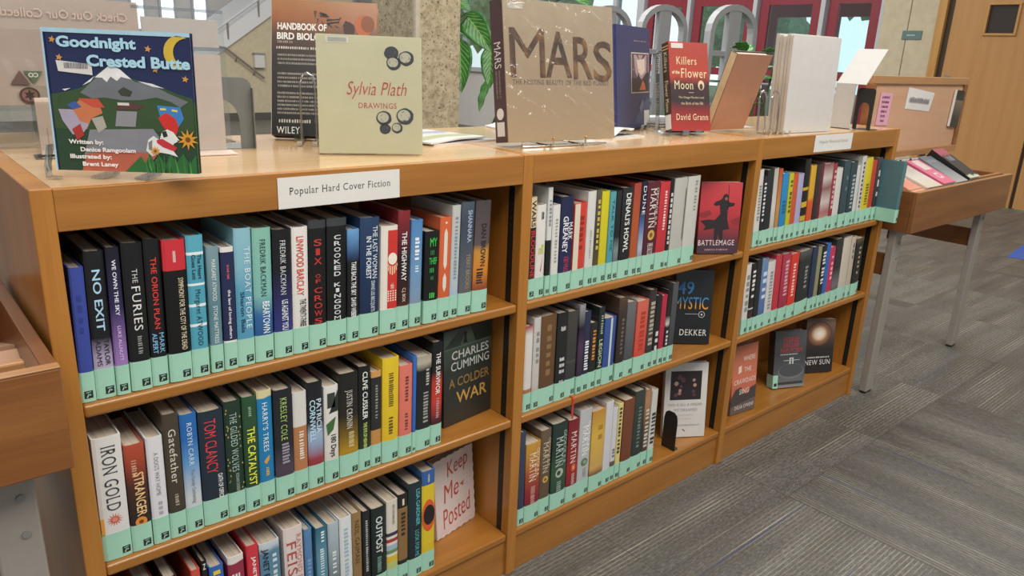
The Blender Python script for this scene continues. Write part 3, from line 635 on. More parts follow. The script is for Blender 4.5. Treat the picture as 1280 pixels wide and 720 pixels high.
  (1.0021,0.0144,0.259,'tall thin black,white label strip',[(0,'#1a1b1c'),(0.5,'#1d1e1f'),(0.52,'#d4d6d4'),(1,'#d9dbd9')],[('~10',0.9,0.55,0.0,0.5,'#8c8c90')],'C'),
  (1.0235,0.0232,0.2164,'white,thin grey type',[(0,'#d6d3ce'),(1,'#dedbd6')],[('~15',0.85,0.3,0.0,0.3,'#9a9894')],''),
  (1.0576,0.04,0.2337,'navy,white name,magenta title',[(0,'#3a2440'),(0.22,'#262a50'),(1,'#20284a')],[('MARK',0.73,0.55,0.25,0.4,'#e6e6ea'),('GREANEY',0.8,0.42,-0.15,0.4,'#e6e6ea'),('AGENT IN PLACE',0.38,0.22,0.0,0.4,'#b03a60')],''),
  (1.1037,0.0428,0.2134,'cream with red front half',[(0,'#c9402f'),(1,'#d64036')],[('~7',0.85,0.4,0.12,0.3,'#8f2a26')],'HALF'),
  (1.141,0.0281,0.2386,'wide plain white',[(0,'#d2cfca'),(1,'#dad7d2')],[('~14',0.6,0.24,0.0,0.2,'#a5a29e')],''),
  (1.1659,0.0177,0.2398,'slim dark olive-gold',[(0,'#6b5a2c'),(0.5,'#3c3a30'),(1,'#5f5a4c')],[('~10',0.9,0.3,0.0,0.5,'#c9b04c')],''),
  (1.1901,0.0269,0.2346,'bright lemon yellow',[(0,'#c9bd22'),(1,'#d6ca2a')],[],''),
  (1.2162,0.0214,0.231,'sea teal',[(0,'#4f95a0'),(1,'#5aa0aa')],[('TALK TO ME',0.92,0.35,0.0,0.4,'#2f5f6a')],''),
  (1.2389,0.0187,0.2318,'black with pale scene low down',[(0,'#222628'),(0.35,'#7f8a8c'),(0.5,'#1c2022'),(1,'#26292b')],[],''),
  (1.2711,0.0401,0.2373,'black,white capitals running down',[(0,'#1c1c1e'),(1,'#2a2a2c')],[("DENALI'S HOWL",0.94,0.3,0.0,0.46,'#e6e6e4')],''),
  (1.3077,0.0275,0.2454,'rust orange,grey edge',[(0,'#a8552c'),(0.6,'#b0582f'),(1,'#a8443a')],[],''),
  (1.3329,0.0193,0.2483,'navy over pale blue,white title',[(0,'#2b3038'),(0.3,'#aeb6c4'),(0.55,'#4f6aa0'),(0.7,'#1f2a44'),(1,'#1a2236')],[('DUNE',0.95,0.65,0.0,0.6,'#e6eaf0')],''),
  (1.3701,0.0494,0.2451,'wine red,white capitals,gold emblem',[(0,'#4a1f2a'),(1,'#5c2630')],[('MARTIN',0.93,0.5,-0.05,0.46,'#e0d6d0'),('FIRE & BLOOD',0.33,0.2,0.0,0.44,'#e0d6d0'),('GEORGE R.R.',0.93,0.5,0.3,0.2,'#cbb8b0')],'EMB'),
  (1.4185,0.0399,0.2405,'scarlet,small white lettering',[(0,'#b8303a'),(1,'#c8383f')],[('~14',0.9,0.45,0.05,0.24,'#e8d0cc')],''),
  (1.4481,0.0154,0.2451,'black,white speckled type',[(0,'#1f1f20'),(1,'#1b1b1c')],[('~10',0.85,0.25,0.0,0.5,'#d0d0cc')],''),
  (1.4858,0.0541,0.2464,'light grey,thin black vertical line',[(0,'#b5b3ac'),(1,'#bdbbb4')],[],'LINE'),
  (1.5438,0.0542,0.2466,'broad pale grey-white,faint crest',[(0,'#c4c2bb'),(1,'#c9c7c0')],[('~13',0.95,0.5,0.15,0.2,'#8c8c86')],''),
 ],
 (2, 2): [
  (0.9557,0.0251,0.2238,'white with brown base band',[(0,'#a8744f'),(0.26,'#a8744f'),(0.28,'#d6d2cd'),(0.9,'#dad6d0'),(1,'#a03a3a')],[],''),
  (0.9812,0.0221,0.2403,'silver-white,grey block capitals',[(0,'#b08a5a'),(0.3,'#c2beb8'),(1,'#c9c5c0')],[('~7',0.85,0.4,0.05,0.4,'#8a8884')],''),
  (1.02,0.0516,0.2386,'broad chocolate brown',[(0,'#5c4128'),(1,'#6b4d31')],[('~7',0.9,0.25,0.0,0.3,'#8a6b48')],''),
  (1.0662,0.0354,0.2368,'black,stacked white name blocks',[(0,'#1e2022'),(1,'#202224')],[('~4',0.85,0.8,0.05,0.5,'#c9c9c6','H'),('~4',0.5,0.46,0.05,0.5,'#dedede','H'),('~5',0.43,0.39,0.05,0.5,'#dedede','H'),('~5',0.36,0.32,0.05,0.5,'#dedede','H'),('~3',0.24,0.2,0.05,0.4,'#c9c9c6','H')],''),
  (1.1035,0.0355,0.233,'charcoal,dangling red ribbon',[(0,'#2f2f30'),(0.4,'#3c3c3c'),(0.42,'#55524e'),(0.44,'#3a3a3a'),(1,'#454340')],[],'RIBBON'),
  (1.134,0.0199,0.2442,'slim purple-black,pale top label',[(0,'#1d1a24'),(0.55,'#4a3550'),(0.75,'#1c1d28'),(1,'#9a9aa2')],[],''),
  (1.1568,0.0218,0.222,'slim navy,white slanted LOVE lettering',[(0,'#23283c'),(1,'#2a3450')],[('~13',0.65,0.22,0.0,0.62,'#e8e8ee')],''),
  (1.1831,0.027,0.1868,'short black,orange spine title',[(0,'#1c1d1e'),(1,'#2a2a28')],[('~11',0.9,0.35,0.0,0.4,'#d08a3c')],''),
  (1.2099,0.0209,0.2232,'black-green,pale LEGION capitals',[(0,'#1f2624'),(1,'#232c2a')],[('LEGION',0.6,0.25,0.0,0.6,'#b9c8a8'),('~9',0.9,0.64,0.0,0.4,'#9fb0a0')],''),
  (1.2439,0.0431,0.1883,'short blue with white stripe',[(0,'#2f4a8a'),(1,'#3a5a9c')],[],'STRIPE'),
  (1.289,0.033,0.2359,'dark brown-black,copper top edge',[(0,'#2c2624'),(0.8,'#3a302c'),(1,'#5a4236')],[('~9',0.75,0.3,0.0,0.3,'#6b5f58')],''),
  (1.3265,0.0363,0.2168,'mottled slate grey',[(0,'#3a3c40'),(0.5,'#5a5c60'),(1,'#6f7072')],[],''),
  (1.3717,0.0467,0.212,'salmon red,tone on tone lettering',[(0,'#c4432f'),(0.5,'#cf5444'),(1,'#d06a58')],[('~10',0.85,0.25,0.0,0.4,'#b33a2c')],''),
  (1.4127,0.0295,0.2363,'black collage with pale letters',[(0,'#2a2626'),(0.5,'#4a4240'),(1,'#35302f')],[('~11',0.85,0.25,0.0,0.6,'#b0a494')],''),
  (1.4414,0.022,0.2141,'black,white upright lettering',[(0,'#1d1e20'),(1,'#222426')],[('~3',0.5,0.2,0.0,0.5,'#cfcfce')],''),
  (1.4661,0.0214,0.2102,'crimson pink',[(0,'#a8283c'),(1,'#b83048')],[],''),
  (1.4875,0.0171,0.2224,'black with white spot',[(0,'#1f1d1e'),(0.5,'#262425'),(0.55,'#c9c4c0'),(0.65,'#262425'),(1,'#1f1f20')],[('~5',0.45,0.2,0.0,0.5,'#d0d0d0')],''),
  (1.5101,0.0239,0.2394,'tall dark slate,last before the gap',[(0,'#33363a'),(0.5,'#4a4c50'),(1,'#54565a')],[],''),
 ],
 (2, 3): [
  (0.9526,0.0211,0.2686,'slim navy over white',[(0,'#2a3348'),(0.2,'#2f3a52'),(1,'#3b465c')],[],''),
  (0.9903,0.0487,0.2268,'gold-topped crimson,white capitals',[(0,'#3a1a24'),(0.35,'#8a2430'),(0.6,'#a8502c'),(0.85,'#c08a3c'),(1,'#c9963f')],[('MARTIN',0.88,0.52,-0.05,0.46,'#e6d6bf'),('~14',0.45,0.2,0.0,0.3,'#cf9a8a'),('GEORGE R.R.',0.92,0.55,0.3,0.2,'#e6cfae')],''),
  (1.035,0.035,0.2491,'taupe brown,gold crown emblem',[(0,'#5a4838'),(1,'#6b5846')],[('MARTIN',0.86,0.5,-0.05,0.5,'#cbbca6'),('GEORGE R.R.',0.9,0.55,0.3,0.24,'#bba890')],'EMB'),
  (1.0838,0.0534,0.2551,'dark green,pale capitals,silver emblem',[(0,'#1c2e28'),(0.45,'#35583e'),(0.7,'#20352d'),(1,'#243a33')],[('MARTIN',0.84,0.5,-0.05,0.46,'#b9c9be'),('~5',0.32,0.2,0.0,0.3,'#8fa598'),('GEORGE R.R.',0.9,0.5,0.3,0.2,'#9fb2a8')],'EMBS'),
  (1.1348,0.0409,0.2486,'deep red,white capitals,orange glow',[(0,'#4f1a22'),(0.4,'#9a2a2c'),(1,'#7c222a')],[('MARTIN',0.86,0.48,-0.02,0.46,'#e0d0c8'),('~7',0.35,0.2,0.05,0.3,'#c99a90')],'GLOW'),
  (1.1791,0.0442,0.2642,'silver grey,white capitals,green emblem',[(0,'#b4b6b8'),(1,'#bcbec0')],[('MARTIN',0.82,0.48,-0.02,0.46,'#f0f0f0'),('~8',0.33,0.2,0.05,0.3,'#8c9094'),('GEORGE R.R.',0.86,0.5,0.28,0.22,'#e8e8ea')],'EMBG'),
  (1.2302,0.0519,0.248,'golden desert haze',[(0,'#6b4a38'),(0.22,'#8a6248'),(0.3,'#c9a25a'),(0.7,'#d6b04a'),(1,'#c08a3a')],[('~3',0.85,0.5,0.1,0.3,'#b0803a')],''),
  (1.2733,0.0297,0.2599,'plain white,pale lilac tint',[(0,'#c9c8cf'),(1,'#d3d2d8')],[],''),
  (1.2998,0.0191,0.234,'short white,grey lower panel',[(0,'#5a5450'),(0.25,'#6b625c'),(0.28,'#d0cfd3'),(1,'#d6d5d9')],[('~3',0.45,0.32,0.0,0.5,'#6b6b70')],'C'),
  (1.322,0.0194,0.2397,'cream-yellow,red and black lettered',[(0,'#d6c878'),(1,'#dccf86')],[('~14',0.95,0.25,-0.1,0.5,'#4a3a34')],''),
  (1.3568,0.0443,0.2439,'reddish brown cloth',[(0,'#6b3a26'),(1,'#7a4630')],[],''),
  (1.4038,0.0438,0.2575,'dark forest green-black',[(0,'#26302d'),(0.5,'#303a36'),(1,'#38423e')],[('~13',0.8,0.25,0.0,0.3,'#6f7f78')],''),
  (1.4405,0.0254,0.2506,'brown black collage,white type',[(0,'#3a322c'),(0.5,'#57493c'),(0.85,'#b08460'),(1,'#a87a58')],[('~11',0.75,0.2,0.0,0.6,'#cfc4b4')],''),
  (1.4693,0.0259,0.2408,'white bold-lettered,beside black bookend',[(0,'#d0cfc9'),(1,'#c9c8c2')],[('~9',0.7,0.22,0.0,0.66,'#2f3030')],''),
 ],
 (3, 1): [
  (1.8921,0.0317,0.2421,'white with grey type',[(0,'#cfcdc8'),(1,'#d6d4cf')],[('~13',0.8,0.3,0.0,0.4,'#8c8a86')],''),
  (1.9184,0.0155,0.2222,'slim black,white title strip',[(0,'#26262a'),(1,'#2a2a2e')],[('~11',0.9,0.3,0.0,0.7,'#d9d9d6')],''),
  (1.9475,0.0373,0.2388,'plain black',[(0,'#232529'),(1,'#2a2c31')],[],''),
  (1.9809,0.0239,0.2407,'pale grey-white,torn edge pattern',[(0,'#a9a49a'),(0.5,'#d0cdc6'),(1,'#b9b5ac')],[],''),
  (2.0054,0.0195,0.2381,'rusty orange over tan',[(0,'#b07a4a'),(0.5,'#c08a4f'),(1,'#b9552f')],[],''),
  (2.0351,0.0343,0.2219,'vivid sky blue',[(0,'#1f7fb8'),(1,'#2a8cc6')],[('~4',0.6,0.4,0.0,0.5,'#1a5f8f')],''),
  (2.0692,0.0251,0.2198,'lime yellow',[(0,'#b5b52a'),(1,'#c2c032')],[('~9',0.9,0.3,0.0,0.5,'#5a5f2a')],''),
  (2.0982,0.0271,0.2153,'orange red',[(0,'#c4552c'),(1,'#cc5a32')],[],''),
  (2.131,0.0327,0.2127,'pale lilac',[(0,'#a8a0c4'),(1,'#b0a8cc')],[],''),
  (2.1687,0.0334,0.2595,'tall black with yellow zigzags',[(0,'#1d1d1f'),(0.2,'#c9a230'),(0.27,'#1d1d1f'),(0.38,'#cfa832'),(0.45,'#1d1d1f'),(0.6,'#c9a230'),(0.64,'#1d1d1f'),(1,'#232326')],[],'C'),
  (2.2053,0.034,0.2354,'yellow with red stripe',[(0,'#c8452c'),(0.5,'#cf5a30'),(0.55,'#d6a034'),(1,'#d6a834')],[],''),
  (2.2381,0.0256,0.2387,'dark charcoal-brown',[(0,'#2c2826'),(1,'#35302e')],[],''),
  (2.2632,0.0187,0.2386,'slim maroon',[(0,'#5a222c'),(1,'#662a34')],[],''),
  (2.3064,0.0616,0.2348,'white and rose figured pattern',[(0,'#c9b8b0'),(0.3,'#a86a6a'),(0.45,'#d0c2bc'),(0.65,'#8f5a5f'),(0.8,'#cfc0ba'),(1,'#8a4a52')],[],''),
  (2.353,0.0253,0.2333,'claret red',[(0,'#8f3240'),(1,'#9a3a46')],[('~8',0.9,0.3,0.0,0.5,'#d6b4b4')],''),
  (2.3892,0.0411,0.2144,'white,slim and plain',[(0,'#cfccc8'),(1,'#d6d3cf')],[],''),
  (2.4399,0.0461,0.239,'dark slate teal',[(0,'#34464c'),(1,'#3c4f55')],[('~5',0.8,0.3,0.0,0.3,'#5f757b')],''),
  (2.4897,0.0472,0.2306,'dark blue-green,pale capitals',[(0,'#2c3c42'),(1,'#35474d')],[('~9',0.8,0.25,0.0,0.4,'#a0b0b4')],''),
  (2.5293,0.0255,0.2165,'white and plain,slim',[(0,'#d0cfca'),(1,'#d6d5d0')],[],''),
  (2.5613,0.0321,0.2469,'white with column of black dots',[(0,'#cac8c2'),(1,'#cfcdc7')],[],'DOTS'),
  (2.6056,0.0498,0.2382,'strong yellow,black capitals',[(0,'#d0bc22'),(1,'#dac82a')],[('~8',0.6,0.25,0.0,0.4,'#6b6420')],''),
  (2.6528,0.0379,0.2271,'brick red',[(0,'#b8402c'),(1,'#c24832')],[],''),
  (2.6911,0.0319,0.2347,'near-black with pale edge',[(0,'#2a2a2e'),(1,'#4a4a50')],[('~4',0.8,0.2,0.0,0.4,'#d0d0d0')],''),
  (2.7233,0.0257,0.2256,'grey-teal cloth,pulled forward of its row',[(0,'#4a6f78'),(1,'#54787f')],[],'PULL'),
 ],
 (3, 2): [
  (1.894,0.0308,0.2371,'white,thin grey title',[(0,'#cfcdc8'),(1,'#d6d4d0')],[('~6',0.85,0.3,0.0,0.5,'#8a8884')],''),
  (1.9248,0.0251,0.2362,'black with white title block',[(0,'#4a2a2c'),(0.3,'#2a2628'),(0.34,'#d0cec8'),(0.36,'#222224'),(1,'#26262a')],[('~8',0.9,0.4,0.0,0.6,'#e0e0dc')],'C'),
  (1.9545,0.0287,0.2454,'black,narrow and plain',[(0,'#1f2023'),(1,'#282a2d')],[],''),
  (1.9894,0.0356,0.241,'denim blue,white lettering',[(0,'#3f5a8a'),(0.5,'#5a78a8'),(1,'#6f8ab4')],[('~6',0.85,0.25,0.0,0.6,'#c9d6e6')],''),
  (2.0315,0.043,0.2257,'white,grey capitals',[(0,'#cbc9c6'),(1,'#d3d1ce')],[('~12',0.85,0.25,0.0,0.4,'#8f8d90')],''),
  (2.0737,0.0356,0.243,'raspberry red',[(0,'#b8303c'),(1,'#c23a48')],[],''),
  (2.1202,0.0518,0.2407,'dark red and purple,pale capitals',[(0,'#8a2c44'),(0.5,'#a8344a'),(1,'#b03c50')],[('~12',0.9,0.25,0.0,0.4,'#d6a0a8')],''),
  (2.1748,0.0479,0.2337,'fire-engine red',[(0,'#d23428'),(1,'#d83c30')],[('~12',0.85,0.3,-0.1,0.3,'#eec8c0')],''),
  (2.2464,0.0787,0.233,'wide black,pale grey top',[(0,'#222528'),(0.85,'#2a2d30'),(1,'#5a5c5e')],[('~7',0.75,0.35,0.1,0.24,'#8c8c8a')],''),
  (2.3088,0.0362,0.2391,'dark navy blue',[(0,'#232f4a'),(1,'#2a3854')],[],''),
  (2.3427,0.0254,0.2344,'slim grey with yellow tint',[(0,'#8a8668'),(1,'#96926f')],[],''),
  (2.3723,0.0277,0.2358,'black,white stacked capitals',[(0,'#1f1f22'),(1,'#26262a')],[('~12',0.9,0.25,0.0,0.7,'#d9d9d6')],''),
  (2.4024,0.0261,0.2389,'cobalt blue',[(0,'#2f5fa8'),(1,'#386ab4')],[],''),
  (2.4369,0.0365,0.2208,'hot pink-red',[(0,'#b82f50'),(1,'#c43a5c')],[('~6',0.85,0.35,0.0,0.4,'#e6b0bc')],''),
  (2.4841,0.0515,0.2456,'black with grey scene',[(0,'#26282a'),(0.3,'#6f7072'),(0.55,'#2c2e30'),(1,'#303234')],[],''),
  (2.5427,0.0591,0.2429,'cream white,wide',[(0,'#c4b8a8'),(1,'#cfc4b4')],[],''),
  (2.592,0.0328,0.239,'beige with dark flecks',[(0,'#b9ac9a'),(1,'#c4b8a6')],[('~3',0.9,0.6,0.0,0.3,'#6b6054')],''),
  (2.6415,0.0553,0.2284,'black,tan top edge,last on the shelf',[(0,'#222220'),(0.9,'#282826'),(1,'#6b5a44')],[('~8',0.85,0.2,0.0,0.24,'#a89a80')],''),
 ],
}

# ------------------------------------------------------------------ shelved books
SECT = {1: 'nearest', 2: 'middle', 3: 'farthest'}; SHELF = {1: 'top', 2: 'middle', 3: 'bottom'}
ORD = ['leftmost', 'second', 'third', 'fourth', 'fifth', 'sixth', 'seventh', 'eighth', 'ninth', 'tenth', 'eleventh', 'twelfth', 'thirteenth',
       'fourteenth', 'fifteenth', 'sixteenth', 'seventeenth', 'eighteenth', 'nineteenth', 'twentieth', 'twenty-first', 'twenty-second',
       'twenty-third', 'twenty-fourth', 'twenty-fifth']
SZ = {1: 0.733, 2: 0.4418, 3: 0.1204}
LEAN = {(1, 1): 1.6, (1, 2): 1.0, (1, 3): 0.0, (2, 1): -0.8, (2, 2): -0.6, (2, 3): -1.0, (3, 1): -4.6, (3, 2): -4.4}
BAND = 0.050

def spine_profile(w, d, o=0.0, d1=None):
    """outline of the case seen from above, spine bowed towards -y"""
    s = min(0.002, 0.045 * w); hw = w / 2 + o; pts = []
    for k in range(9):
        a = -1 + k / 4
        pts.append((a * hw, -s * (1 - a * a) + (0.0012 if abs(a) == 1 else 0) - o))
    return pts, s
def ysp(x, w, o):
    s = min(0.002, 0.045 * w); a = max(-1, min(1, x / (w / 2)))
    return -s * (1 - a * a) - o
def u_shell(mb, w, d, tb, z0, z1, m, o=0.0, wrap=None):
    outer, s = spine_profile(w, d, o)
    dd = d if wrap is None else wrap
    n = len(outer)
    ring = [(-w / 2 - o, dd)] + outer + [(w / 2 + o, dd)]
    inner = [(w / 2 - tb, dd)] + [(x * (w / 2 - tb) / (w / 2 + o), y + tb + o) for x, y in reversed(outer)] + [(-w / 2 + tb, dd)]
    if o:  inner = [(w / 2 + o * 0.3, dd)] + [(x * (w / 2 + o * .3) / (w / 2 + o), y + o * 0.7) for x, y in reversed(outer)] + [(-w / 2 - o * 0.3, dd)]
    allp = ring + inner; N = len(allp); R = len(ring)
    v = [(x, y, z0) for x, y in allp] + [(x, y, z1) for x, y in allp]
    f = []
    for i in range(N): j = (i + 1) % N; f.append((i, j, N + j, N + i))
    for i in range(R - 1):
        a, b = i, i + 1; c, d2 = N - 1 - i - 1, N - 1 - i
        f.append((a, d2, c, b)); f.append((N + a, N + b, N + c, N + d2))
    mb.add(v, f, m)

def spine_text(parent, s, w, h, zt, zb, xo, size, col, mode, name, o=0.0007):
    v, f = text_shape(s, 0.014 if mode != 'H' else 0.01, seed=hash_s(s) + int(w * 1e5))
    L = (zt - zb) * h; g = size * w; zc = (zt + zb) / 2 * h; xc = xo * w
    pts = []
    if mode == 'H': pts = [(xc + a * g, zc + b * L) for a, b in v]
    else: pts = [(xc + b * g, zc - a * L) for a, b in v]
    lim = w / 2 * 0.99
    mb = MB(); mb.add([(max(-lim, min(lim, x)), ysp(x, w, o), z) for x, z in pts], f, plain(col, 0.5, var=0.02))
    return mb.build(name, parent)
def spine_stack(parent, s, w, h, zt, zb, xo, size, col, name):
    mb = MB(); step = (zt - zb) * h / len(s)
    for i, ch in enumerate(s):
        v, f = glyphs(ch, 0.014)
        zc = zt * h - (i + 0.5) * step
        cw = size * w * (0.45 if ch == 'I' else 0.85)
        mb.add([(xo * w + a * cw, ysp(xo * w + a * cw, w, 0.0007), zc + b * step * 0.72) for a, b in v], f, plain(col, 0.5, var=0.02))
    return mb.build(name, parent)
def art(parent, w, shapes, name='spine_art'):
    mb = MB()
    for pts, col, lay in shapes:
        # strips so that patches follow the bowed spine
        mb.add([(x, ysp(0, w, 0.0002 + 0.0002 * lay), z) for x, z in pts], [tuple(range(len(pts)))], plain(col, 0.45, var=0.02))
    return mb.build(name, parent)
def disc(cx, cz, r, n=20, rz=None): return [(cx + r * math.cos(2 * PI * k / n), cz + (rz or r) * math.sin(2 * PI * k / n)) for k in range(n)]
def rect(x0, x1, z0, z1): return [(x0, z0), (x1, z0), (x1, z1), (x0, z1)]

MK = 0.0125
def band(root, w, d, x_mark=True, wrap=0.03):
    m = MB(); u_shell(m, w, d, 0.0, 0.0006, BAND, MINT, o=0.0005, wrap=min(wrap, d * 0.5)); b = m.build('spine_label', root)
    s = min(MK, w * 0.62); xc = w / 2 - s * 0.62 - 0.001 if w > 0.02 else 0
    k = MB(); z0 = 0.007
    P = lambda pts, o: [(x, ysp(x, w, o), z) for x, z in pts]
    for i in range(2):
        k.add(P(rect(xc - s / 2 + i * s / 2, xc + i * s / 2, z0, z0 + s), 0.001), [(0, 1, 2, 3)], INK)
    # pale zigzag across the dark square
    k.add(P([(xc - s * .30, z0 + s * .12), (xc - s * .12, z0 + s * .12), (xc + s * .02, z0 + s * .52), (xc - s * .02, z0 + s * .72)], 0.0013), [(0, 1, 2, 3)], MINT)
    k.add(P([(xc + s * .05, z0 + s * .3), (xc + s * .3, z0 + s * .42), (xc + s * .12, z0 + s * .62)], 0.0013), [(0, 1, 2)], MINT)
    k.add(P([(xc - s * .3, z0 + s * .74), (xc + s * .3, z0 + s * .8), (xc + s * .3, z0 + s * .88), (xc - s * .3, z0 + s * .84)], 0.0013), [(0, 1, 2, 3)], MINT)
    k.build('label_mark', b)
    return b

def shelf_book(row, i, data):
    sec, sh = row; X, w, h, look, stops, texts, style = data
    sty = style.split(); rd = random.Random(sec * 1000 + sh * 100 + i)
    d = min(0.165, h * 0.66) * rd.uniform(0.94, 1.0)
    place = ORD[i] + (' from left' if i else '')
    label = '%s book, %s, %s shelf, %s bookcase' % (look, place, SHELF[sh], SECT[sec])
    ln = math.radians(LEAN[row]); z = SZ[sh]; y = 0.0125 + rd.uniform(0, 0.003)
    if 'PULL' in sty: y = -0.062; ln = 0.0; X = min(X + 0.012, 2.7255 - w / 2)
    r = empty('book', (X, y, z + abs(math.sin(ln)) * w / 2 + 0.0002), (0, ln, 0), label, 'book', 'books on the %s shelf of the %s bookcase' % (SHELF[sh], SECT[sec]))
    const = any(s in ('C', 'TC', 'BC') for s in sty)
    m = MB(); u_shell(m, w, d, 0.0022, 0, h, grad(stops, 'CONSTANT' if const else 'LINEAR', mottled=0.0 if const else 0.06)); m.build('cover', r)
    MB().box(-w / 2 + 0.0024, w / 2 - 0.0024, 0.0045, d - 0.004, 0.004, h - 0.004, PAGES).build('page_block', r)
    band(r, w, d, wrap=0.10 if 'PULL' in sty else 0.025)
    for k, t in enumerate(texts):
        s, zt, zb, xo, size, col = t[:6]; mode = t[6] if len(t) > 6 else 'D'
        name = 'title_lettering' if k == 0 else 'author_lettering'
        if s.startswith('~'): name = 'small_lettering'
        if mode == 'S': spine_stack(r, s, w, h, zt, zb, xo, size, col, name)
        else: spine_text(r, s, w, h, zt, zb, xo, size, col, mode, name)
    A = []
    if 'PACH' in sty:
        xa, xb = -0.02 * w, 0.46 * w
        A.append((rect(-0.12 * w, xb, 0.235 * h, 0.96 * h), '#c8352e', 0))
        A.append((disc(0.17 * w, 0.70 * h, 0.27 * w, rz=0.055 * h), '#ece4d4', 1))
        for k in range(7):
            a = PI + PI * (k + 0.5) / 7
            c0, s0 = math.cos(a - .12), math.sin(a - .12); c1, s1 = math.cos(a + .12), math.sin(a + .12); R = 0.42 * w
            A.append(([(0.17 * w + c0 * R * .6, .66 * h + s0 * .028 * h), (0.17 * w + c1 * R * .6, .66 * h + s1 * .028 * h), (0.17 * w + c1 * R * .75, .66 * h + s1 * .11 * h), (0.17 * w + c0 * R * .75, .66 * h + s0 * .11 * h)], '#e9c9a0', 1))
        for a in range(4):
            for b_ in range(5): A.append((disc(-0.06 * w + a * 0.15 * w, (0.31 + 0.022 * b_) * h, 0.045 * w, 8), '#ece4d4', 1))
    if 'LOZ' in sty:
        for za, zb in ((0.5, 0.9), (0.28, 0.47)):
            A.append(([(-.02 * w, zb * h), (-.17 * w, (zb - .05) * h), (-.17 * w, (za + .05) * h), (-.02 * w, za * h), (.13 * w, (za + .05) * h), (.13 * w, (zb - .05) * h)], '#ddd4c6', 0))
        A.append((disc(-.02 * w, .95 * h, .09 * w, 10), '#ddd4c6', 0))
    if 'STAR' in sty:
        for k in range(14):
            a = 2 * PI * k / 14; ca, sa = math.cos(a), math.sin(a); R = 0.3 * w
            A.append(([(ca * R * .35 - sa * .03 * w, .33 * h + sa * R * .35 + ca * .03 * w), (ca * R * .35 + sa * .03 * w, .33 * h + sa * R * .35 - ca * .03 * w), (ca * R, .33 * h + sa * R)], '#c4553f', 0))
        A.append((disc(0, .33 * h, .1 * w, 14), '#d98a6a', 1))
        A.append((rect(-.5 * w, -.38 * w, .23 * h, .36 * h), '#d9952f', 0))
    if 'COIN' in sty:
        A.append((disc(.02 * w, .275 * h, .3 * w, 18), '#d98a3c', 0)); A.append((disc(.02 * w, .275 * h, .12 * w, 12), '#7a3f1c', 1))
    if 'FLECK' in sty:
        for k in range(26):
            x = rd.choice((-1, 1)) * rd.uniform(.28, .46) * w; zz = rd.uniform(.24, .95) * h
            A.append(([(x - .05 * w, zz), (x, zz - .008 * h), (x + .05 * w, zz), (x, zz + .014 * h)], '#a89a5c', 0))
    if 'LEAF' in sty: A.append(([(-.02 * w, .42 * h), (.2 * w, .44 * h), (.16 * w, .40 * h), (-.04 * w, .365 * h), (-.2 * w, .39 * h)], '#dc9a3c', 0))
    if 'LEAVES' in sty:
        A.append(([(.5 * w, .97 * h), (.5 * w, .74 * h), (-.2 * w, .72 * h), (.1 * w, .82 * h)], '#26302a', 0))
        A.append(([(-.4 * w, .62 * h), (.3 * w, .68 * h), (.1 * w, .55 * h), (-.3 * w, .5 * h)], '#3f6a3a', 0))
        A.append((rect(-.3 * w, .25 * w, .78 * h, .93 * h), '#3a3f3b', 0))
    if 'EYE' in sty:
        A.append((disc(0, .56 * h, .5 * w, 24, rz=.16 * h), '#d9592c', 0)); A.append((disc(.03 * w, .565 * h, .44 * w, 20, rz=.10 * h), '#23201f', 1))
    if 'FLK' in sty:
        A.append(([(.0, .3 * h), (.22 * w, .46 * h), (.1 * w, .28 * h)], '#c8472f', 0)); A.append((rect(.05 * w, .3 * w, .55 * h, .58 * h), '#b9c23a', 0))
    if 'HALF' in sty: A.append((rect(-.49 * w, -.08 * w, .225 * h, .995 * h), '#d6cdb8', 0))
    if 'EMB' in sty: A.append((disc(0, .42 * h, .28 * w, 16), '#c9a256', 0)); A.append((disc(0, .42 * h, .13 * w, 12), '#7a5a2c', 1))
    if 'EMBS' in sty: A.append((disc(0, .42 * h, .26 * w, 16), '#aab4a8', 0)); A.append((disc(-.04 * w, .42 * h, .13 * w, 12), '#3a4a40', 1))
    if 'EMBG' in sty: A.append((disc(0, .4 * h, .28 * w, 16), '#5f7a5a', 0)); A.append((disc(.04 * w, .4 * h, .14 * w, 12), '#8aa584', 1))
    if 'GLOW' in sty: A.append((disc(.05 * w, .42 * h, .2 * w, 14, rz=.05 * h), '#c9603a', 0)); A.append((disc(.05 * w, .42 * h, .1 * w, 12, rz=.025 * h), '#e09a60', 1))
    if 'LINE' in sty: A.append((rect(.36 * w, .4 * w, .3 * h, .88 * h), '#232323', 0))
    if 'STRIPE' in sty: A.append((rect(-.05 * w, .12 * w, .22 * h, .995 * h), '#c9ccd0', 0))
    if 'DOTS' in sty:
        for k in range(11): A.append((disc(-.08 * w, (.26 + .064 * k) * h, .17 * w, 10), '#2a2a2a', 0))
    if A: art(r, w, A)
    if 'RIBBON' in sty:
        MB().ribbon([(0.002, 0.012, 0.003), (0.002, -0.004, 0.0026), (0.002, -0.0125, 0.0022), (0.002, -0.0152, -0.003), (0.001, -0.0152, -0.02), (-0.001, -0.0158, -0.036), (0.001, -0.0162, -0.058)], (0.006, 0, 0), 0.0006, plain('#c23c2a', 0.5)).build('ribbon_bookmark', r, label='red ribbon bookmark')
    return r
for row, books in BOOK_ROWS.items():
    for i, data in enumerate(books): shelf_book(row, i, data)

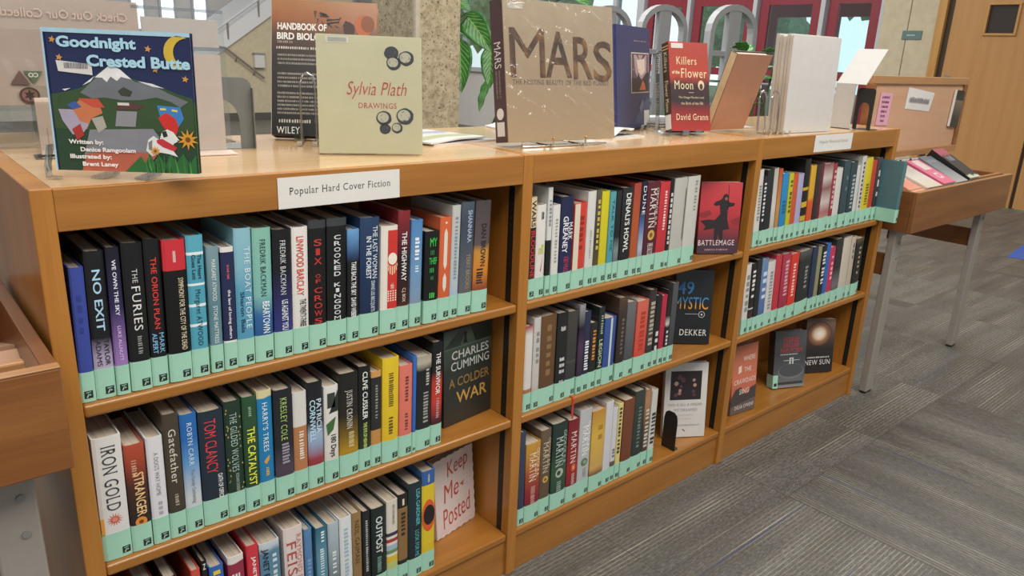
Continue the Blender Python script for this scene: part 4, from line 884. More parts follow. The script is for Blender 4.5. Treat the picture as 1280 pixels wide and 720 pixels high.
# ------------------------------------------------------------------ face-out books
def face_book(label, loc, yaw, w, h, lean, t, stops, group=None, mode='LINEAR', axis='Z', rough=0.35, spine=None, name='book', mottled=0.05, soft=False, outline=None, kind='book'):
    """front cover in the local xz plane (y = 0 faces the viewer), thickness towards +y"""
    ln = math.radians(lean)
    r = empty(name, (loc[0], loc[1], loc[2] + max(0, t * math.sin(ln)) + 0.0003), (-ln, 0, math.radians(yaw)), label, kind, group)
    front = grad(stops, mode, axis, rough, 0.2, mottled)
    sp = plain(spine, 0.4, coat=0.15) if spine else front
    b = 0.0012 if soft else 0.0026; m = MB()
    if outline: m.prism(outline, 0, b, front, 'xz')
    else: m.box(0, w, 0, b, 0, h, front)
    m.box(0, w, t - b, t, 0, h, sp); m.box(-0.0004, b, b * 0.98, t - b * 0.98, 0, h, sp)
    m.build('cover', r)
    e = 0.0005 if soft else 0.004
    MB().box(b, w - e - 0.001, b, t - b, e, h - e, PAGES).build('page_block', r)
    return r
def cover_art(r, shapes, name='cover_art', y=-0.0004):
    m = MB()
    for pts, col, lay in shapes: m.poly(pts, y - 0.00025 * lay, plain(col, 0.45, var=0.06))
    return m.build(name, r)
def star(cx, cz, ro, ri, n=5, rot=0.0):
    return [(cx + (ro if k % 2 == 0 else ri) * math.sin(PI * k / n + rot), cz + (ro if k % 2 == 0 else ri) * math.cos(PI * k / n + rot)) for k in range(2 * n)]
def blurb(r, x0, x1, z, n, dz, hgt, col, count):
    for k in range(n):
        face_text(r, '~%d' % count, (x0 + x1) / 2, z - k * dz, x1 - x0, hgt, col, name='small_lettering')

FG = 'face-out books on the shelves'
# nearest bookcase
r = face_book('dark green face-out novel with tan WAR lettering at right end of nearest middle shelf', (0.742, 0.062, 0.4418), 6.2, 0.152, 0.235, 1.2, 0.028,
              [(0, '#2a2c2a'), (.45, '#2c302d'), (.6, '#2e3830'), (.78, '#46574a'), (.9, '#5f7464'), (1, '#2f3a34')], FG)
for s, x, z, w, h, c in (('CHARLES', .083, .172, .118, .021, '#cfd3cf'), ('CUMMING', .083, .145, .122, .021, '#cfd3cf'), ('A COLDER', .080, .105, .13, .023, '#8f6f3c'), ('WAR', .088, .065, .1, .030, '#b98f46')):
    face_text(r, s, x, z, w, h, c)
cover_art(r, [(rect(.0, .145, .19, .192 - .001), '#7f8f84', 0), ([(.0, .193), (.05, .193), (.072, .234), (.055, .234)], '#3a463f', 1), ([(.152, .193), (.1, .193), (.082, .234), (.152, .234)], '#2c362f', 1), ([(.06, .196), (.064, .21), (.062, .222), (.067, .226), (.071, .222), (.069, .21), (.073, .196)], '#1d2320', 2)])
pts = [(0, 0)]
for k in range(13): pts.append((k * .14 / 13 + .0107, -0.0018 if k % 2 else 0.0012))
for k in range(16): pts.append((.14 + (0.0022 if k % 2 else -0.0006), (k + .5) * .208 / 16))
pts += [(.14, .209)]
for k in range(13): pts.append((.14 - (k + 1) * .14 / 13, .209 + (0.0018 if k % 2 else -0.001)))
pts = [p for i, p in enumerate(pts) if i == 0 or p != pts[i - 1]]
r = face_book('pale pink face-out novel with red script title at right end of nearest bottom shelf', (0.745, 0.086, 0.1204), 11, 0.14, 0.209, 4.8, 0.022,
              [(0, '#d9c9c6'), (1, '#e0d0cc')], FG, soft=True, outline=pts, mottled=0)
for s, x, z, w, h in (('Keep', .082, .172, .078, .052), ('Me', .055, .115, .058, .048), ('Posted', .074, .052, .108, .052)):
    face_text(r, s, x, z, w, h, '#b9463a', bold=-0.004, shear=0.35, rot=0.16)
sh = [(star(.105 + .011 * (k % 3), .135 - .012 * (k // 3), .0022, .001, 4), '#9fb59a' if k % 2 else '#c9837a', 0) for k in range(8)]
sh += [([(.088, .118), (.104, .122), (.1, .108)], '#c4655a', 0)] + [(disc(.018 + .011 * k, .012, .0012, 6), '#c9837a', 0) for k in range(10)]
cover_art(r, sh)
# middle bookcase
r = face_book('red face-out novel with dark cloaked archer, right end of middle bookcase top shelf', (1.648, 0.057, 0.733), -29.3, 0.13, 0.211, 4.7, 0.03,
              [(0, '#3f2530'), (.12, '#4f2a36'), (.22, '#6b2f38'), (.4, '#a03038'), (.7, '#c23a40'), (1, '#c4454a')], FG, soft=True)
FG_ = [(.004, .098), (.022, .082), (.016, .07), (.05, .076), (.052, .04), (.06, .036), (.064, .06), (.07, .038), (.08, .036), (.078, .07), (.098, .074), (.09, .1), (.087, .128), (.09, .138), (.108, .142), (.11, .15), (.093, .152), (.088, .158), (.089, .17), (.081, .178), (.072, .174), (.069, .164), (.06, .158), (.048, .154), (.042, .146), (.05, .142), (.062, .144), (.066, .118), (.05, .1), (.028, .102)]
cover_art(r, [(FG_, '#2a2226', 0), ([(.086, .205), (.0875, .205), (.091, .12), (.0895, .12)], '#2a2226', 0), (disc(.081, .163, .005, 10), '#8a5a4e', 1), (rect(.0, .13, .0, .028), '#46303c', 0),
              ([(.0, .12), (.03, .13), (.04, .118), (.02, .108), (0, .11)], '#8a2c34', 0), ([(.1, .1), (.13, .11), (.13, .085), (.11, .086)], '#8a2c34', 0)])
face_text(r, 'BATTLEMAGE', .06, .033, .115, .016, '#d9cfcf'); face_text(r, '~14', .065, .012, .08, .005, '#a08a92', name='small_lettering')
r = face_book('black face-out novel with blue and orange MYSTIC lettering on middle bookcase middle shelf', (1.625, 0.093, 0.4418), -38, 0.116, 0.231, 6.7, 0.03, [(0, '#17191b'), (1, '#1c2024')], FG)
face_text(r, '49', .032, .175, .05, .04, '#3f7fb8')
face_text(r, 'MYSTIC', .052, .128, .104, .038, '#4f8fb8', bold=.02, material=grad([(0, '#d9852f'), (.3, '#e0b050'), (.5, '#d9742c'), (.56, '#4f8fb8'), (1, '#3f7fb0')], mottled=0))
cover_art(r, [(rect(.035, .075, .0935, .0945), '#c9c9c9', 0), (disc(.086, .093, .010, 18), '#c9c9c9', 0), (disc(.086, .093, .0085, 18), '#1a1d20', 1), (disc(.086, .093, .003, 10), '#c9c9c9', 2)])
face_text(r, 'DEKKER', .064, .036, .085, .019, '#d6d6d4')
r = face_book('white face-out book with dark group photograph on middle bookcase bottom shelf', (1.622, 0.087, 0.1204), -30.9, 0.142, 0.247, 7.1, 0.02, [(0, '#cfcbc7'), (1, '#d3cfcb')], FG, mottled=0)
sh = [(rect(.018, .122, .125, .22), '#2a1f24', 0)]
rd = random.Random(4)
for k in range(12):
    x, z = rd.uniform(.03, .112), rd.uniform(.14, .205); sh.append((disc(x, z, rd.uniform(.004, .009), 10), rd.choice(['#7a5a6a', '#9a7466', '#5a3a4a', '#8a4a54', '#b08a80']), 1))
cover_art(r, sh)
face_text(r, 'THIS IS ALL A DREAM', .07, .109, .115, .0085, '#8f8d8d', bold=0); face_text(r, 'WE DREAMED', .072, .091, .08, .009, '#8f8d8d', bold=0)
blurb(r, .03, .11, .074, 2, .012, .004, '#c4b8a8', 16); blurb(r, .012, .13, .04, 1, .01, .005, '#9f9d9d', 24)
cover_art(r, [([(.064, .026), (.074, .018), (.076, .021), (.067, .028)], '#8a5a5f', 0)])
# farthest bookcase
r = face_book('coral orange face-out novel over marsh silhouette, leftmost on farthest bottom shelf', (1.936, 0.045, 0.1204), -6.5, 0.127, 0.246, 5.0, 0.028,
              [(0, '#5f5652'), (.18, '#6a5a54'), (.26, '#b9604a'), (.5, '#cc7358'), (1, '#b5694f')], FG)
cover_art(r, [([(0, .062), (.02, .09), (.05, .095), (.06, .07), (.085, .065), (.1, .085), (.127, .09), (.127, .045), (0, .03)], '#453f3e', 0)])
for s, x, z, w, h in (('WHERE', .083, .196, .062, .017), ('THE', .078, .156, .036, .016), ('CRAWDADS', .067, .116, .112, .017), ('SING', .066, .078, .05, .018), ('DELIA OWENS', .07, .022, .098, .013)):
    face_text(r, s, x, z, w, h, '#e6dcd2')
cover_art(r, [([(.03, .17), (.045, .175), (.047, .15), (.03, .145)], '#e6c9b4', 0)])
r = face_book('charcoal face-out novel with red title and mint spine label, middle of farthest bottom shelf', (2.259, 0.078, 0.1204), -23.8, 0.137, 0.217, 7.6, 0.036,
              [(0, '#8f8f8f'), (.1, '#6a6c6e'), (.3, '#4f5254'), (.6, '#3f4244'), (1, '#55585a')], FG, spine='#3a3436')
cover_art(r, [(disc(.075, .062, .056, 30, rz=.03), '#6f7274', 0), (disc(.075, .066, .052, 30, rz=.025), '#4a4d50', 1), (rect(.04, .11, .1035, .1055), '#c4c6c6', 1), (rect(.01, .13, .012, .022), '#3a3c3e', 1), (rect(.066, .072, .085, .115), '#c9cbcb', 1), (rect(.078, .084, .085, .115), '#c9cbcb', 1), (rect(.07, .08, .111, .115), '#c9cbcb', 1)])
for s, z, w in (('PLEASE', .185, .066), ('EXCUSE', .164, .068), ('THIS POEM', .143, .098)): face_text(r, s, .07, z, w, .017, '#b8383c')
face_text(r, '~20', .07, .128, .09, .004, '#c9c9c9', name='small_lettering'); face_text(r, '~11', .07, .017, .11, .007, '#b9b9b9', name='small_lettering')
m = MB(); m.box(-0.0012, -0.0002, 0, .036, 0, .05, MINT).box(-0.0012, .02, -0.0012, -0.0003, 0, .05, MINT); bl = m.build('spine_label', r)
MB().poly(rect(.004, .016, .008, .02), -0.0016, INK).build('label_mark', bl)
r = face_book('dark face-out novel with glowing sun, rightmost on farthest bottom shelf', (2.496, 0.087, 0.1204), -26.5, 0.129, 0.213, 6.8, 0.032,
              [(0, '#241f20'), (.45, '#2a2424'), (.62, '#4a3a34'), (.75, '#5f4a40'), (.92, '#7a5f50'), (1, '#5a463e')], FG, soft=True)
def glow_mat():
    m, nt, b = newmat('printed_sun'); tc = nd(nt, 'ShaderNodeTexCoord'); g = nd(nt, 'ShaderNodeTexGradient', gradient_type='SPHERICAL'); mp = nd(nt, 'ShaderNodeMapping')
    mp.inputs['Location'].default_value = (-1, 0, -1); mp.inputs['Scale'].default_value = (2, 0, 2)
    nt.links.new(tc.outputs['Generated'], mp.inputs[0]); nt.links.new(mp.outputs[0], g.inputs[0])
    nt.links.new(ramp(nt, g.outputs['Fac'], [(0, lin('#4a382f')), (.35, lin('#9a6a4a')), (.6, lin('#e6cdb0')), (1, lin('#fbf4ea'))]), b.inputs['Base Color']); b.inputs['Roughness'].default_value = .4
    return m
m = MB(); m.poly(disc(.058, .158, .056, 28, rz=.05), -0.0006, glow_mat()); m.build('cover_art', r)
face_text(r, '~16', .065, .062, .105, .006, '#c9c4be', name='small_lettering'); face_text(r, 'NEW SUN', .06, .042, .115, .02, '#d9d5cf')

# ------------------------------------------------------------------ clear display stands on the tops
HT = H - 0.0003
def easel(loc, yaw, w, hb, lean, label, depth=0.07, lip=0.018, front=True):
    """acrylic stand: front lip, ledge, two upright loops behind"""
    e = empty('book_easel', loc, (0, 0, math.radians(yaw)), label, 'display stand', 'clear book stands')
    s = math.tan(math.radians(lean)); y0 = 0.0
    for k, x in enumerate((w * 0.3, w * 0.62)):
        p = [(x, -0.012, lip), (x, -0.013, 0.007), (x, -0.006, 0.003), (x, depth, 0.003)] if front else [(x, 0.0, 0.003), (x, depth, 0.003)]
        MB().ribbon(p, (0.022, 0, 0), 0.0028, CLEAR_EDGE).build('ledge', e)
        q = [(x, depth, 0.004)] + [(x, depth - 0.004 + (hb - 0.004) * s * f * 0.2, 0.004 + (hb - 0.02) * f) for f in (0.3, 0.6, 0.9)] + [(x, depth - 0.014, hb), (x, depth - 0.026, hb - 0.004)]
        MB().ribbon(q, (0.022, 0, 0), 0.0028, CLEAR).build('upright', e)
    return e
def loop_stand(loc, yaw, n, label, hgt=0.12, gap=0.05, legd=0.05):
    e = empty('book_easel', loc, (0, 0, math.radians(yaw)), label, 'display stand', 'clear book stands')
    for k in range(n):
        x = k * gap
        p = [(x - .012, 0, 0.003), (x - .012, 0.004, hgt * .5), (x - .012, 0.008, hgt * .85), (x - 0.006, 0.009, hgt * .97), (x + .004, 0.009, hgt), (x + .014, 0.008, hgt * .96), (x + .019, 0.006, hgt * .85), (x + .02, 0, 0.003)]
        MB().tube(p, 0.0032, CLEAR_EDGE, 8).build('loop', e)
        MB().ribbon([(x - .012, 0, .002), (x - .012, -legd, .002), (x - .012, -legd - .004, .012)], (0.01, 0, 0), 0.003, CLEAR_EDGE).build('foot', e)
        MB().ribbon([(x + .02, 0, .002), (x + .02, -legd, .002), (x + .02, -legd - .004, .012)], (0.01, 0, 0), 0.003, CLEAR_EDGE).build('foot', e)
    return e

# picture book about the mountain town
e = easel((0.038, 0.0885, HT), -37.4, 0.2, 0.15, 4, 'clear acrylic stand holding the night mountain picture book', depth=0.05, front=False)
MB().ribbon([(-.006, .004, .05), (-.008, -.006, .02), (-.006, -.01, .004), (.012, -.01, .0025)], (.001, .014, 0), .003, CLEAR_EDGE).build('side_lip', e)
r = face_book('childrens picture book with night sky, snowy mountain and crescent moon cover', (0.0395, 0.0905, H + 0.0115), -37.4, 0.209, 0.2035, 2.2, 0.011,
              [(0, '#24402a'), (.46, '#2a4a2e'), (.5, '#2b4a34'), (.53, '#1f2a52'), (1, '#1c2450')], mottled=0, rough=0.28)
S = lambda u, v: (u * .209, v * .2035)
def P(*a): return [S(u / 100, v / 100) for u, v in a]
art_l = [(P((0, 97), (100, 97), (100, 100), (0, 100)), '#a5cbdc', 3), (P((0, 0), (1.3, 0), (1.3, 97), (0, 97)), '#a5cbdc', 3),
  (P((1.3, 97), (2.2, 97), (2.2, 0), (1.3, 0)), '#1c2350', 3),
  (P((2, 54.4), (15, 57), (24, 60), (33, 68), (42, 75), (45, 76.5), (50, 74), (58, 67), (70, 64), (80, 61), (90, 57), (99, 54.4), (99, 30), (2, 30)), '#36502f', 0),
  (P((22, 56), (33, 66), (42, 73), (45, 75), (52, 72), (60, 65), (72, 63), (84, 57), (96, 52.1), (90, 47.8), (84, 51.6), (74, 54.4), (62, 52.1), (50, 51.6), (38, 53.2), (30, 52.1)), '#6f7378', 1),
  (P((52, 61), (58, 58), (56, 54.4), (50, 54.9), (48, 58)), '#3a4034', 2),
  (P((33, 67), (38, 71), (45, 76.5), (51, 73), (58, 66.5), (51, 68), (48, 65), (44, 68), (41, 64), (38, 67)), '#e6e6e6', 2),
  (P((62, 65.5), (72, 64), (80, 61), (72, 62)), '#dcdfe2', 2), (P((10, 58), (16, 59), (12, 57)), '#dcdfe2', 2), (P((24, 61), (33, 68), (30, 64)), '#dcdfe2', 2),
  (P((26, 30), (70, 32), (74, 26), (68, 12), (20, 10)), '#84858c', 1), (P((18, 0), (62, 0), (72, 14), (40, 16), (22, 12)), '#b4604a', 2),
  (P((46, 44), (60, 44), (58, 33), (44, 33)), '#8d8d92', 2), (P((47, 50), (56, 50), (66, 48), (60, 45), (46, 45)), '#5a3a38', 2), (P((47, 50), (55, 50), (55, 48), (47, 48)), '#d0ccc6', 3),
  (P((16, 46), (22, 52), (34, 50), (36, 42), (28, 38), (24, 30), (18, 34)), '#c9774e', 1), (P((20, 52), (34, 52), (38, 46), (30, 46)), '#c4503a', 2), (P((12, 47), (18, 50), (22, 46), (16, 44)), '#3f5aa0', 2),
  (P((6, 44), (16, 44), (20, 36), (26, 34), (22, 28), (14, 26), (8, 36)), '#a79fb4', 2), (P((14, 30), (20, 34), (22, 26), (17, 22)), '#a8352e', 3), (P((28, 38), (36, 40), (38, 32), (32, 28)), '#aaa79c', 2),
  (P((74, 49), (90, 48), (92, 40), (88, 34), (76, 38)), '#3f7fc0', 1), (P((76, 47), (80, 47), (80, 45.5), (76, 45.5)), '#dcd05a', 2), (P((84, 46.5), (88, 46), (88, 44.5), (84, 45)), '#dcd05a', 2),
  (P((74, 40), (80, 44), (86, 40), (88, 34), (86, 28), (80, 30), (77, 34)), '#cc2f2a', 2),
  (P((64, 16), (66, 24), (70, 27), (74, 24), (76, 30), (80, 32), (84, 30), (88, 24), (84, 22), (82, 18), (86, 12), (80, 14), (74, 15), (68, 12)), '#e3e2de', 3),
  (P((72, 24), (76, 25), (86, 19), (84, 16), (76, 19), (72, 22)), '#c4303a', 4), (P((76, 30), (79, 31), (80, 27), (77, 26)), '#2a2a2c', 4), (P((66, 22), (69, 24), (68, 16), (66, 17)), '#7f7f80', 4), (P((86.5, 24.5), (88, 24), (87, 23)), '#1c1c1c', 4),
  (P((48, 0), (54, 6), (60, 12), (63, 6), (66, 14), (69, 8), (73, 13), (77, 6), (81, 14), (85, 8), (90, 15), (94, 7), (99, 14), (99, 0)), '#2f6a34', 4)]
rd = random.Random(8)
for k in range(24):
    u = rd.uniform(62, 97); art_l.append((P((u, 0), (u + rd.uniform(-2, 2), rd.uniform(8, 15)), (u + 1.4, 0)), rd.choice(['#4f9a4a', '#24502a', '#3f8040']), 5))
for cu, cv, ro in ((94, 25, .016), (70.5, 16, .008)):
    c = S(cu / 100, cv / 100); art_l.append((star(c[0], c[1], ro, ro * .45, 10), '#d9962f', 6)); art_l.append((disc(c[0], c[1], ro * .25, 8), '#7a4a20', 7))
for u, v in ((7, 92), (10.5, 80), (71, 88), (75, 74), (95, 68)):
    c = S(u / 100, v / 100); art_l.append((star(c[0], c[1], .0052, .0024, 5, .2), '#c9924a', 3))
mo = [(S(.92, .88)[0] + .022 * math.cos(a), S(.92, .86)[1] + .024 * math.sin(a)) for a in [PI * .36 + k * PI * 1.28 / 14 for k in range(15)]]
mi_ = [(S(.985, .87)[0] + .022 * math.cos(a), S(.985, .86)[1] + .021 * math.sin(a)) for a in [PI * 1.42 - k * PI * .9 / 12 for k in range(13)]]
art_l.append(([p for p in mo + mi_ if p[0] < .212], '#cfae3c', 3))
art_l.append((P((8, 78), (32, 76), (32, 68.5), (9, 70.5)), '#d6d3d0', 4))
cover_art(r, art_l)
for k in range(26): pass
bars = MB()
rd = random.Random(3); x = .028
while x < .06:
    wd_ = rd.choice((.0006, .001, .0014)); bars.poly(rect(x, x + wd_, .148, .156), -0.0018, plain('#6f6d70', .6)); x += wd_ + rd.choice((.0006, .001))
bars.build('label_bars', r)
CY = '#a9d4e6'
face_text(r, 'Goodnight', .076, .183, .112, .02, CY, y=-0.0016, bold=0.04); face_text(r, 'Crested Butte', .134, .160, .147, .0165, CY, y=-0.0024, bold=0.04)
for s, x, z, w in (('Written by:', .048, .042, .05), ('Denice Ramgoolam', .079, .031, .08), ('Illustrated by:', .053, .0205, .06), ('Brent Laney', .066, .0095, .052)):
    face_text(r, s, x, z, w, .0085, '#e9e6e4', y=-0.0026, name='author_lettering', bold=0.035)

# large brown bird book
e = easel((0.520, 0.424, HT), -35, 0.21, 0.17, 14, 'clear stand under the brown bird handbook', depth=0.09)
r = face_book('large brown and black textbook titled HANDBOOK OF BIRD BIOLOGY', (0.524, 0.430, HT + 0.001), -35, 0.231, 0.30, 14.8, 0.042,
              [(0, '#15120f'), (.58, '#1c1611'), (.74, '#4a2c18'), (.86, '#8a4f22'), (1, '#94602f')], spine='#9a6a3c', mottled=.1)
MB().box(-.0016, -.0003, .003, .039, .002, .297, plain('#d6d2cb', .7, var=.05)).build('fore_edge', r)
K = .30 / .28
def face_text_k(r, s, x, z, w, h, c, **k): return face_text(r, s, x * K, z * K, w * K, h * K, c, **k)
for s, x, z, w in (('HANDBOOK OF', .062, .225, .1), ('BIRD BIOLOGY', .067, .205, .112)): face_text_k(r, s, x, z, w, .0145, '#dcd8d2', bold=.03)
face_text_k(r, '~10', .03, .193, .038, .005, '#8f857a', name='small_lettering')
face_text_k(r, '~20', .055, .181, .09, .005, '#b9b2a8', name='small_lettering')
blurb(r, .013, .205, .178, 3, .0091, .0048, '#8f887f', 64); blurb(r, .107, .205, .151, 1, .01, .0048, '#b9b2a8', 18)
blurb(r, .013, .205, .137, 4, .0091, .0048, '#8f887f', 64); blurb(r, .013, .205, .094, 6, .0088, .0048, '#8f887f', 64)
face_text_k(r, 'WILEY', .034, .011, .048, .014, '#dcd9d4'); face_text_k(r, '~14', .05, .03, .07, .007, '#b9b2a8', name='small_lettering')
rd = random.Random(12); sh = []
for k in range(22):
    a = rd.uniform(0, 2 * PI); cx_, cz_ = .118 + rd.uniform(-.03, .03), .24 + rd.uniform(-.016, .012); L = rd.uniform(.012, .03)
    sh.append(([(cx_, cz_), (cx_ + L * math.cos(a), cz_ + L * .6 * math.sin(a)), (cx_ + L * math.cos(a + .25), cz_ + L * .6 * math.sin(a + .25))], rd.choice(['#2c2018', '#4a3826', '#1f1712']), 0))
sh += [(disc(.188, .232, .018, 20, rz=.022), '#a8562f', 0), (disc(.196, .236, .014, 16, rz=.017), '#7a4426', 1), (disc(.158, .224, .012, 14, rz=.014), '#3a2018', 1)]
cover_art(r, [([(a_ * K, b_ * K) for a_, b_ in p_], c_, l_) for p_, c_, l_ in sh])

# pale poetry drawing book on its loop stand
loop_stand((0.572, 0.352, HT), -30, 2, 'clear looped stand behind the pale green drawings book', 0.15, .062, 0.06)
r = face_book('pale cream green book titled DRAWINGS in red with ink chestnut sketches', (0.512, 0.177, HT + 0.001), -26.9, 0.205, 0.228, 7.2, 0.014, [(0, '#c3bb98'), (1, '#c9c2a2')], mottled=0, rough=.3)
face_text(r, 'Sylvia Plath', .115, .123, .118, .034, '#b8423a', bold=-.008, shear=.3); face_text(r, 'DRAWINGS', .116, .094, .075, .0105, '#b8504a', bold=-.004)
sh = []
rd = random.Random(21)
for cx_, cz_, ra, dk in ((.145, .196, .0135, 1), (.174, .187, .0145, 0), (.149, .177, .0135, 0), (.128, .070, .0145, 0), (.170, .074, .0165, 0), (.130, .049, .0105, 1), (.154, .051, .0105, 0)):
    out = [(cx_ + ra * 1.06 * math.cos(a) * rd.uniform(.96, 1.04), cz_ + ra * math.sin(a) * rd.uniform(.96, 1.04)) for a in [2 * PI * k / 18 for k in range(18)]]
    sh.append((out, '#3a3a40', 0))
    if not dk: sh.append((disc(cx_ - ra * .12, cz_ + ra * .1, ra * .78, 16, rz=ra * .7), '#b5b09a', 1))
    for k in range(6):
        a = rd.uniform(0, 2 * PI); q_ = ra * rd.uniform(.2, .7)
        sh.append(([(cx_ + q_ * math.cos(a), cz_ + q_ * math.sin(a)), (cx_ + q_ * math.cos(a + .8), cz_ + q_ * math.sin(a + .8)), (cx_ + q_ * .8 * math.cos(a + .5), cz_ + q_ * .8 * math.sin(a + .5))], '#2c2c30' if not dk else '#7f7d78', 2))
cover_art(r, sh)
m = MB(); m.poly(rect(.018, .062, .212, .224), -.0006, plain('#cfcabc', .5)); m.poly(rect(.022, .058, .214, .222), -.0008, plain('#a5a29a', .5)); m.build('barcode_sticker', r)
MB().box(-.0008, .206, -.0030, -.0022, -.0003, .2285, clear('jacket_cover', gloss=.015, rough=.1, face=.15)).build('plastic_jacket', r)

# big tan space book
e = empty('book_easel', (0.96, 0.108, HT), (0, 0, math.radians(-4.7)), 'chromed wire stand under the big tan picture book', 'display stand', 'clear book stands')
CHROME = plain('#d6d6d6', 0.12, metal=1.0, var=0.01); BRASS = plain('#b98f4a', .25, metal=.8)
for x in (.10, .20):
    MB().tube([(x, -.022, .02), (x, -.022, .004), (x, -.015, .003), (x, .1, .003), (x, .12, .16)], .0022, CHROME).build('wire_leg', e)
    bm = bmesh.new(); bmesh.ops.create_uvsphere(bm, u_segments=12, v_segments=8, radius=.0035)
    for v in bm.verts: v.co += Vector((x, -.022, .021))
    MB().bm(bm, BRASS).build('tip', e)
MB().tube([(.02, -.008, .0032), (.28, -.008, .0032)], .0026, CHROME).build('cross_wire', e)
r = face_book('very large tan shrink-wrapped book with huge MARS letters', (0.944, 0.106, HT + 0.006), -4.7, 0.329, 0.314, 8.3, 0.05,
              [(0, '#a58d6c'), (.5, '#9f8a70'), (1, '#a8967c')], spine='#4a3030', mottled=.5, rough=.4)
def mars_print():
    m, nt, b = newmat('printed_landscape'); tc = nd(nt, 'ShaderNodeTexCoord'); n = noise(nt, 22, tc.outputs['Object'], 4, .6)
    nt.links.new(ramp(nt, n, [(.3, lin('#2f2118')), (.48, lin('#513722')), (.6, lin('#7a5530')), (.72, lin('#8f6a3c'))]), b.inputs['Base Color']); b.inputs['Roughness'].default_value = .5
    return m
MP = mars_print()
for s, x, z, w_, h_ in (('M', .064, .198, .1, .108), ('A', .155, .197, .08, .104), ('R', .231, .191, .062, .098), ('S', .294, .185, .06, .096)):
    face_text(r, s, x, z, w_, h_, '#4f3722', bold=.012, material=MP)
sh = []
rd = random.Random(2)
for cx_, cz_, w_, h_ in ((.05, .2, .01, .05), (.078, .17, .008, .03), (.15, .185, .008, .03), (.21, .2, .006, .04)):
    sh.append(([(cx_ - w_, cz_ - h_ / 2), (cx_ + w_ * .5, cz_ - h_ * .4), (cx_ + w_, cz_ + h_ / 2), (cx_ - w_ * .3, cz_ + h_ * .4)], '#7a5530', 8))
face_text(r, 'THE PRISTINE BEAUTY OF THE RED PLANET', .166, .134, .295, .011, '#6a5a48', bold=-.004, name='author_lettering')
m = MB()
def spine_txt(s, z0, z1, yc, hgt, col, nm):
    v, f = text_shape(s, .02, seed=3); mm = MB(); mm.add([(-0.0012, yc - b * hgt, (z0 + z1) / 2 - a * (z1 - z0)) for a, b in v], f, plain(col, .5)); FLAT.add(nm); return mm.build(nm, r)
spine_txt('MARS', .165, .222, .026, .026, '#d9d2cb', 'title_lettering'); spine_txt('~26', .095, .16, .022, .007, '#8a7a72', 'small_lettering'); spine_txt('~26', .095, .16, .034, .007, '#8a7a72', 'small_lettering')
m = MB(); m.prism([(.026 + .013 * math.cos(2 * PI * k / 18), .064 + .013 * math.sin(2 * PI * k / 18)) for k in range(18)], -.0018, -.0006, PAPER, 'yz'); m.build('round_sticker', r)
MB().box(-.0018, -.0006, .012, .04, .014, .046, PAPER).build('call_number_label', r)
m = MB(); m.poly(rect(.014, .055, .292, .304), -.0007, plain('#b9b2a5', .5)); m.build('barcode_sticker', r)
# the loose film round it: a finely creased sheet a little off the boards
m = MB(); nx, nz = 84, 80; rd = random.Random(17); vs = []; fs = []
hts = {}
creases = [(rd.uniform(0, .33), rd.uniform(0, .31), rd.uniform(-.9, -.2), rd.uniform(.04, .14)) for _ in range(46)]
for iz in range(nz + 1):
    for ix in range(nx + 1):
        x, z = -.002 + ix * .333 / nx, -.001 + iz * .317 / nz; y = -.0034
        for cx_, cz_, sl, L in creases:
            dx, dz = x - cx_, z - cz_; n_ = math.hypot(1, sl); dd = (dz - sl * dx) / n_; al = (dx + sl * dz) / n_
            if abs(al) < L: y -= .0034 * max(0, 1 - abs(dd) / .0075) * (1 - abs(al) / L)
        vs.append((x, y, z))
for iz in range(nz):
    for ix in range(nx): a = iz * (nx + 1) + ix; fs.append((a, a + 1, a + nx + 2, a + nx + 1))
m.add(vs, fs, FILM); m.build('shrink_film', r, smooth=True)

# tall navy book behind it
e = easel((1.58, 0.285, HT), 18.7, 0.16, 0.18, 6, 'clear stand behind the navy book, right of the big tan book', depth=.06)
r = face_book('tall navy blue book with framed ghostly fire picture right of the big tan book', (1.507, 0.279, HT + .001), 18.7, 0.262, 0.296, 5.9, 0.03, [(0, '#3a4468'), (.2, '#333c62'), (1, '#333a66')], spine='#2c3472', mottled=.05, rough=.3)
cover_art(r, [(rect(.11, .252, .104, .222), '#c9b9a4', 0), (rect(.114, .249, .107, .219), '#5f5058', 1), ([(.13, .215), (.235, .215), (.232, .165), (.205, .15), (.185, .14), (.16, .148), (.14, .165)], '#a48f92', 2), ([(.15, .2), (.215, .205), (.22, .17), (.19, .155), (.165, .165)], '#cdbcb4', 3),
              ([(.114, .107), (.249, .107), (.249, .165), (.225, .16), (.2, .14), (.175, .15), (.165, .165), (.155, .145), (.114, .15)], '#3a3238', 4), ([(.17, .112), (.225, .112), (.215, .13), (.2, .142), (.185, .125)], '#b5623c', 5), ([(.15, .215), (.16, .215), (.175, .2)], '#4a3f4c', 4), ([(.205, .215), (.225, .215), (.19, .2)], '#4a3f4c', 4),
              ([(.1, .015), (.13, .02), (.17, .05), (.2, .07), (.24, .09), (.258, .085), (.255, .02), (.2, .01)], '#545a78', 1), ([(.17, .06), (.2, .085), (.21, .07), (.19, .045)], '#6f7488', 2)])
MB().box(.212, .255, -.0012, -.0003, .004, .05, PAPER).build('call_number_label', r)
face_text(r, '~8', .19, .255, .12, .004, '#8f8470', name='small_lettering')

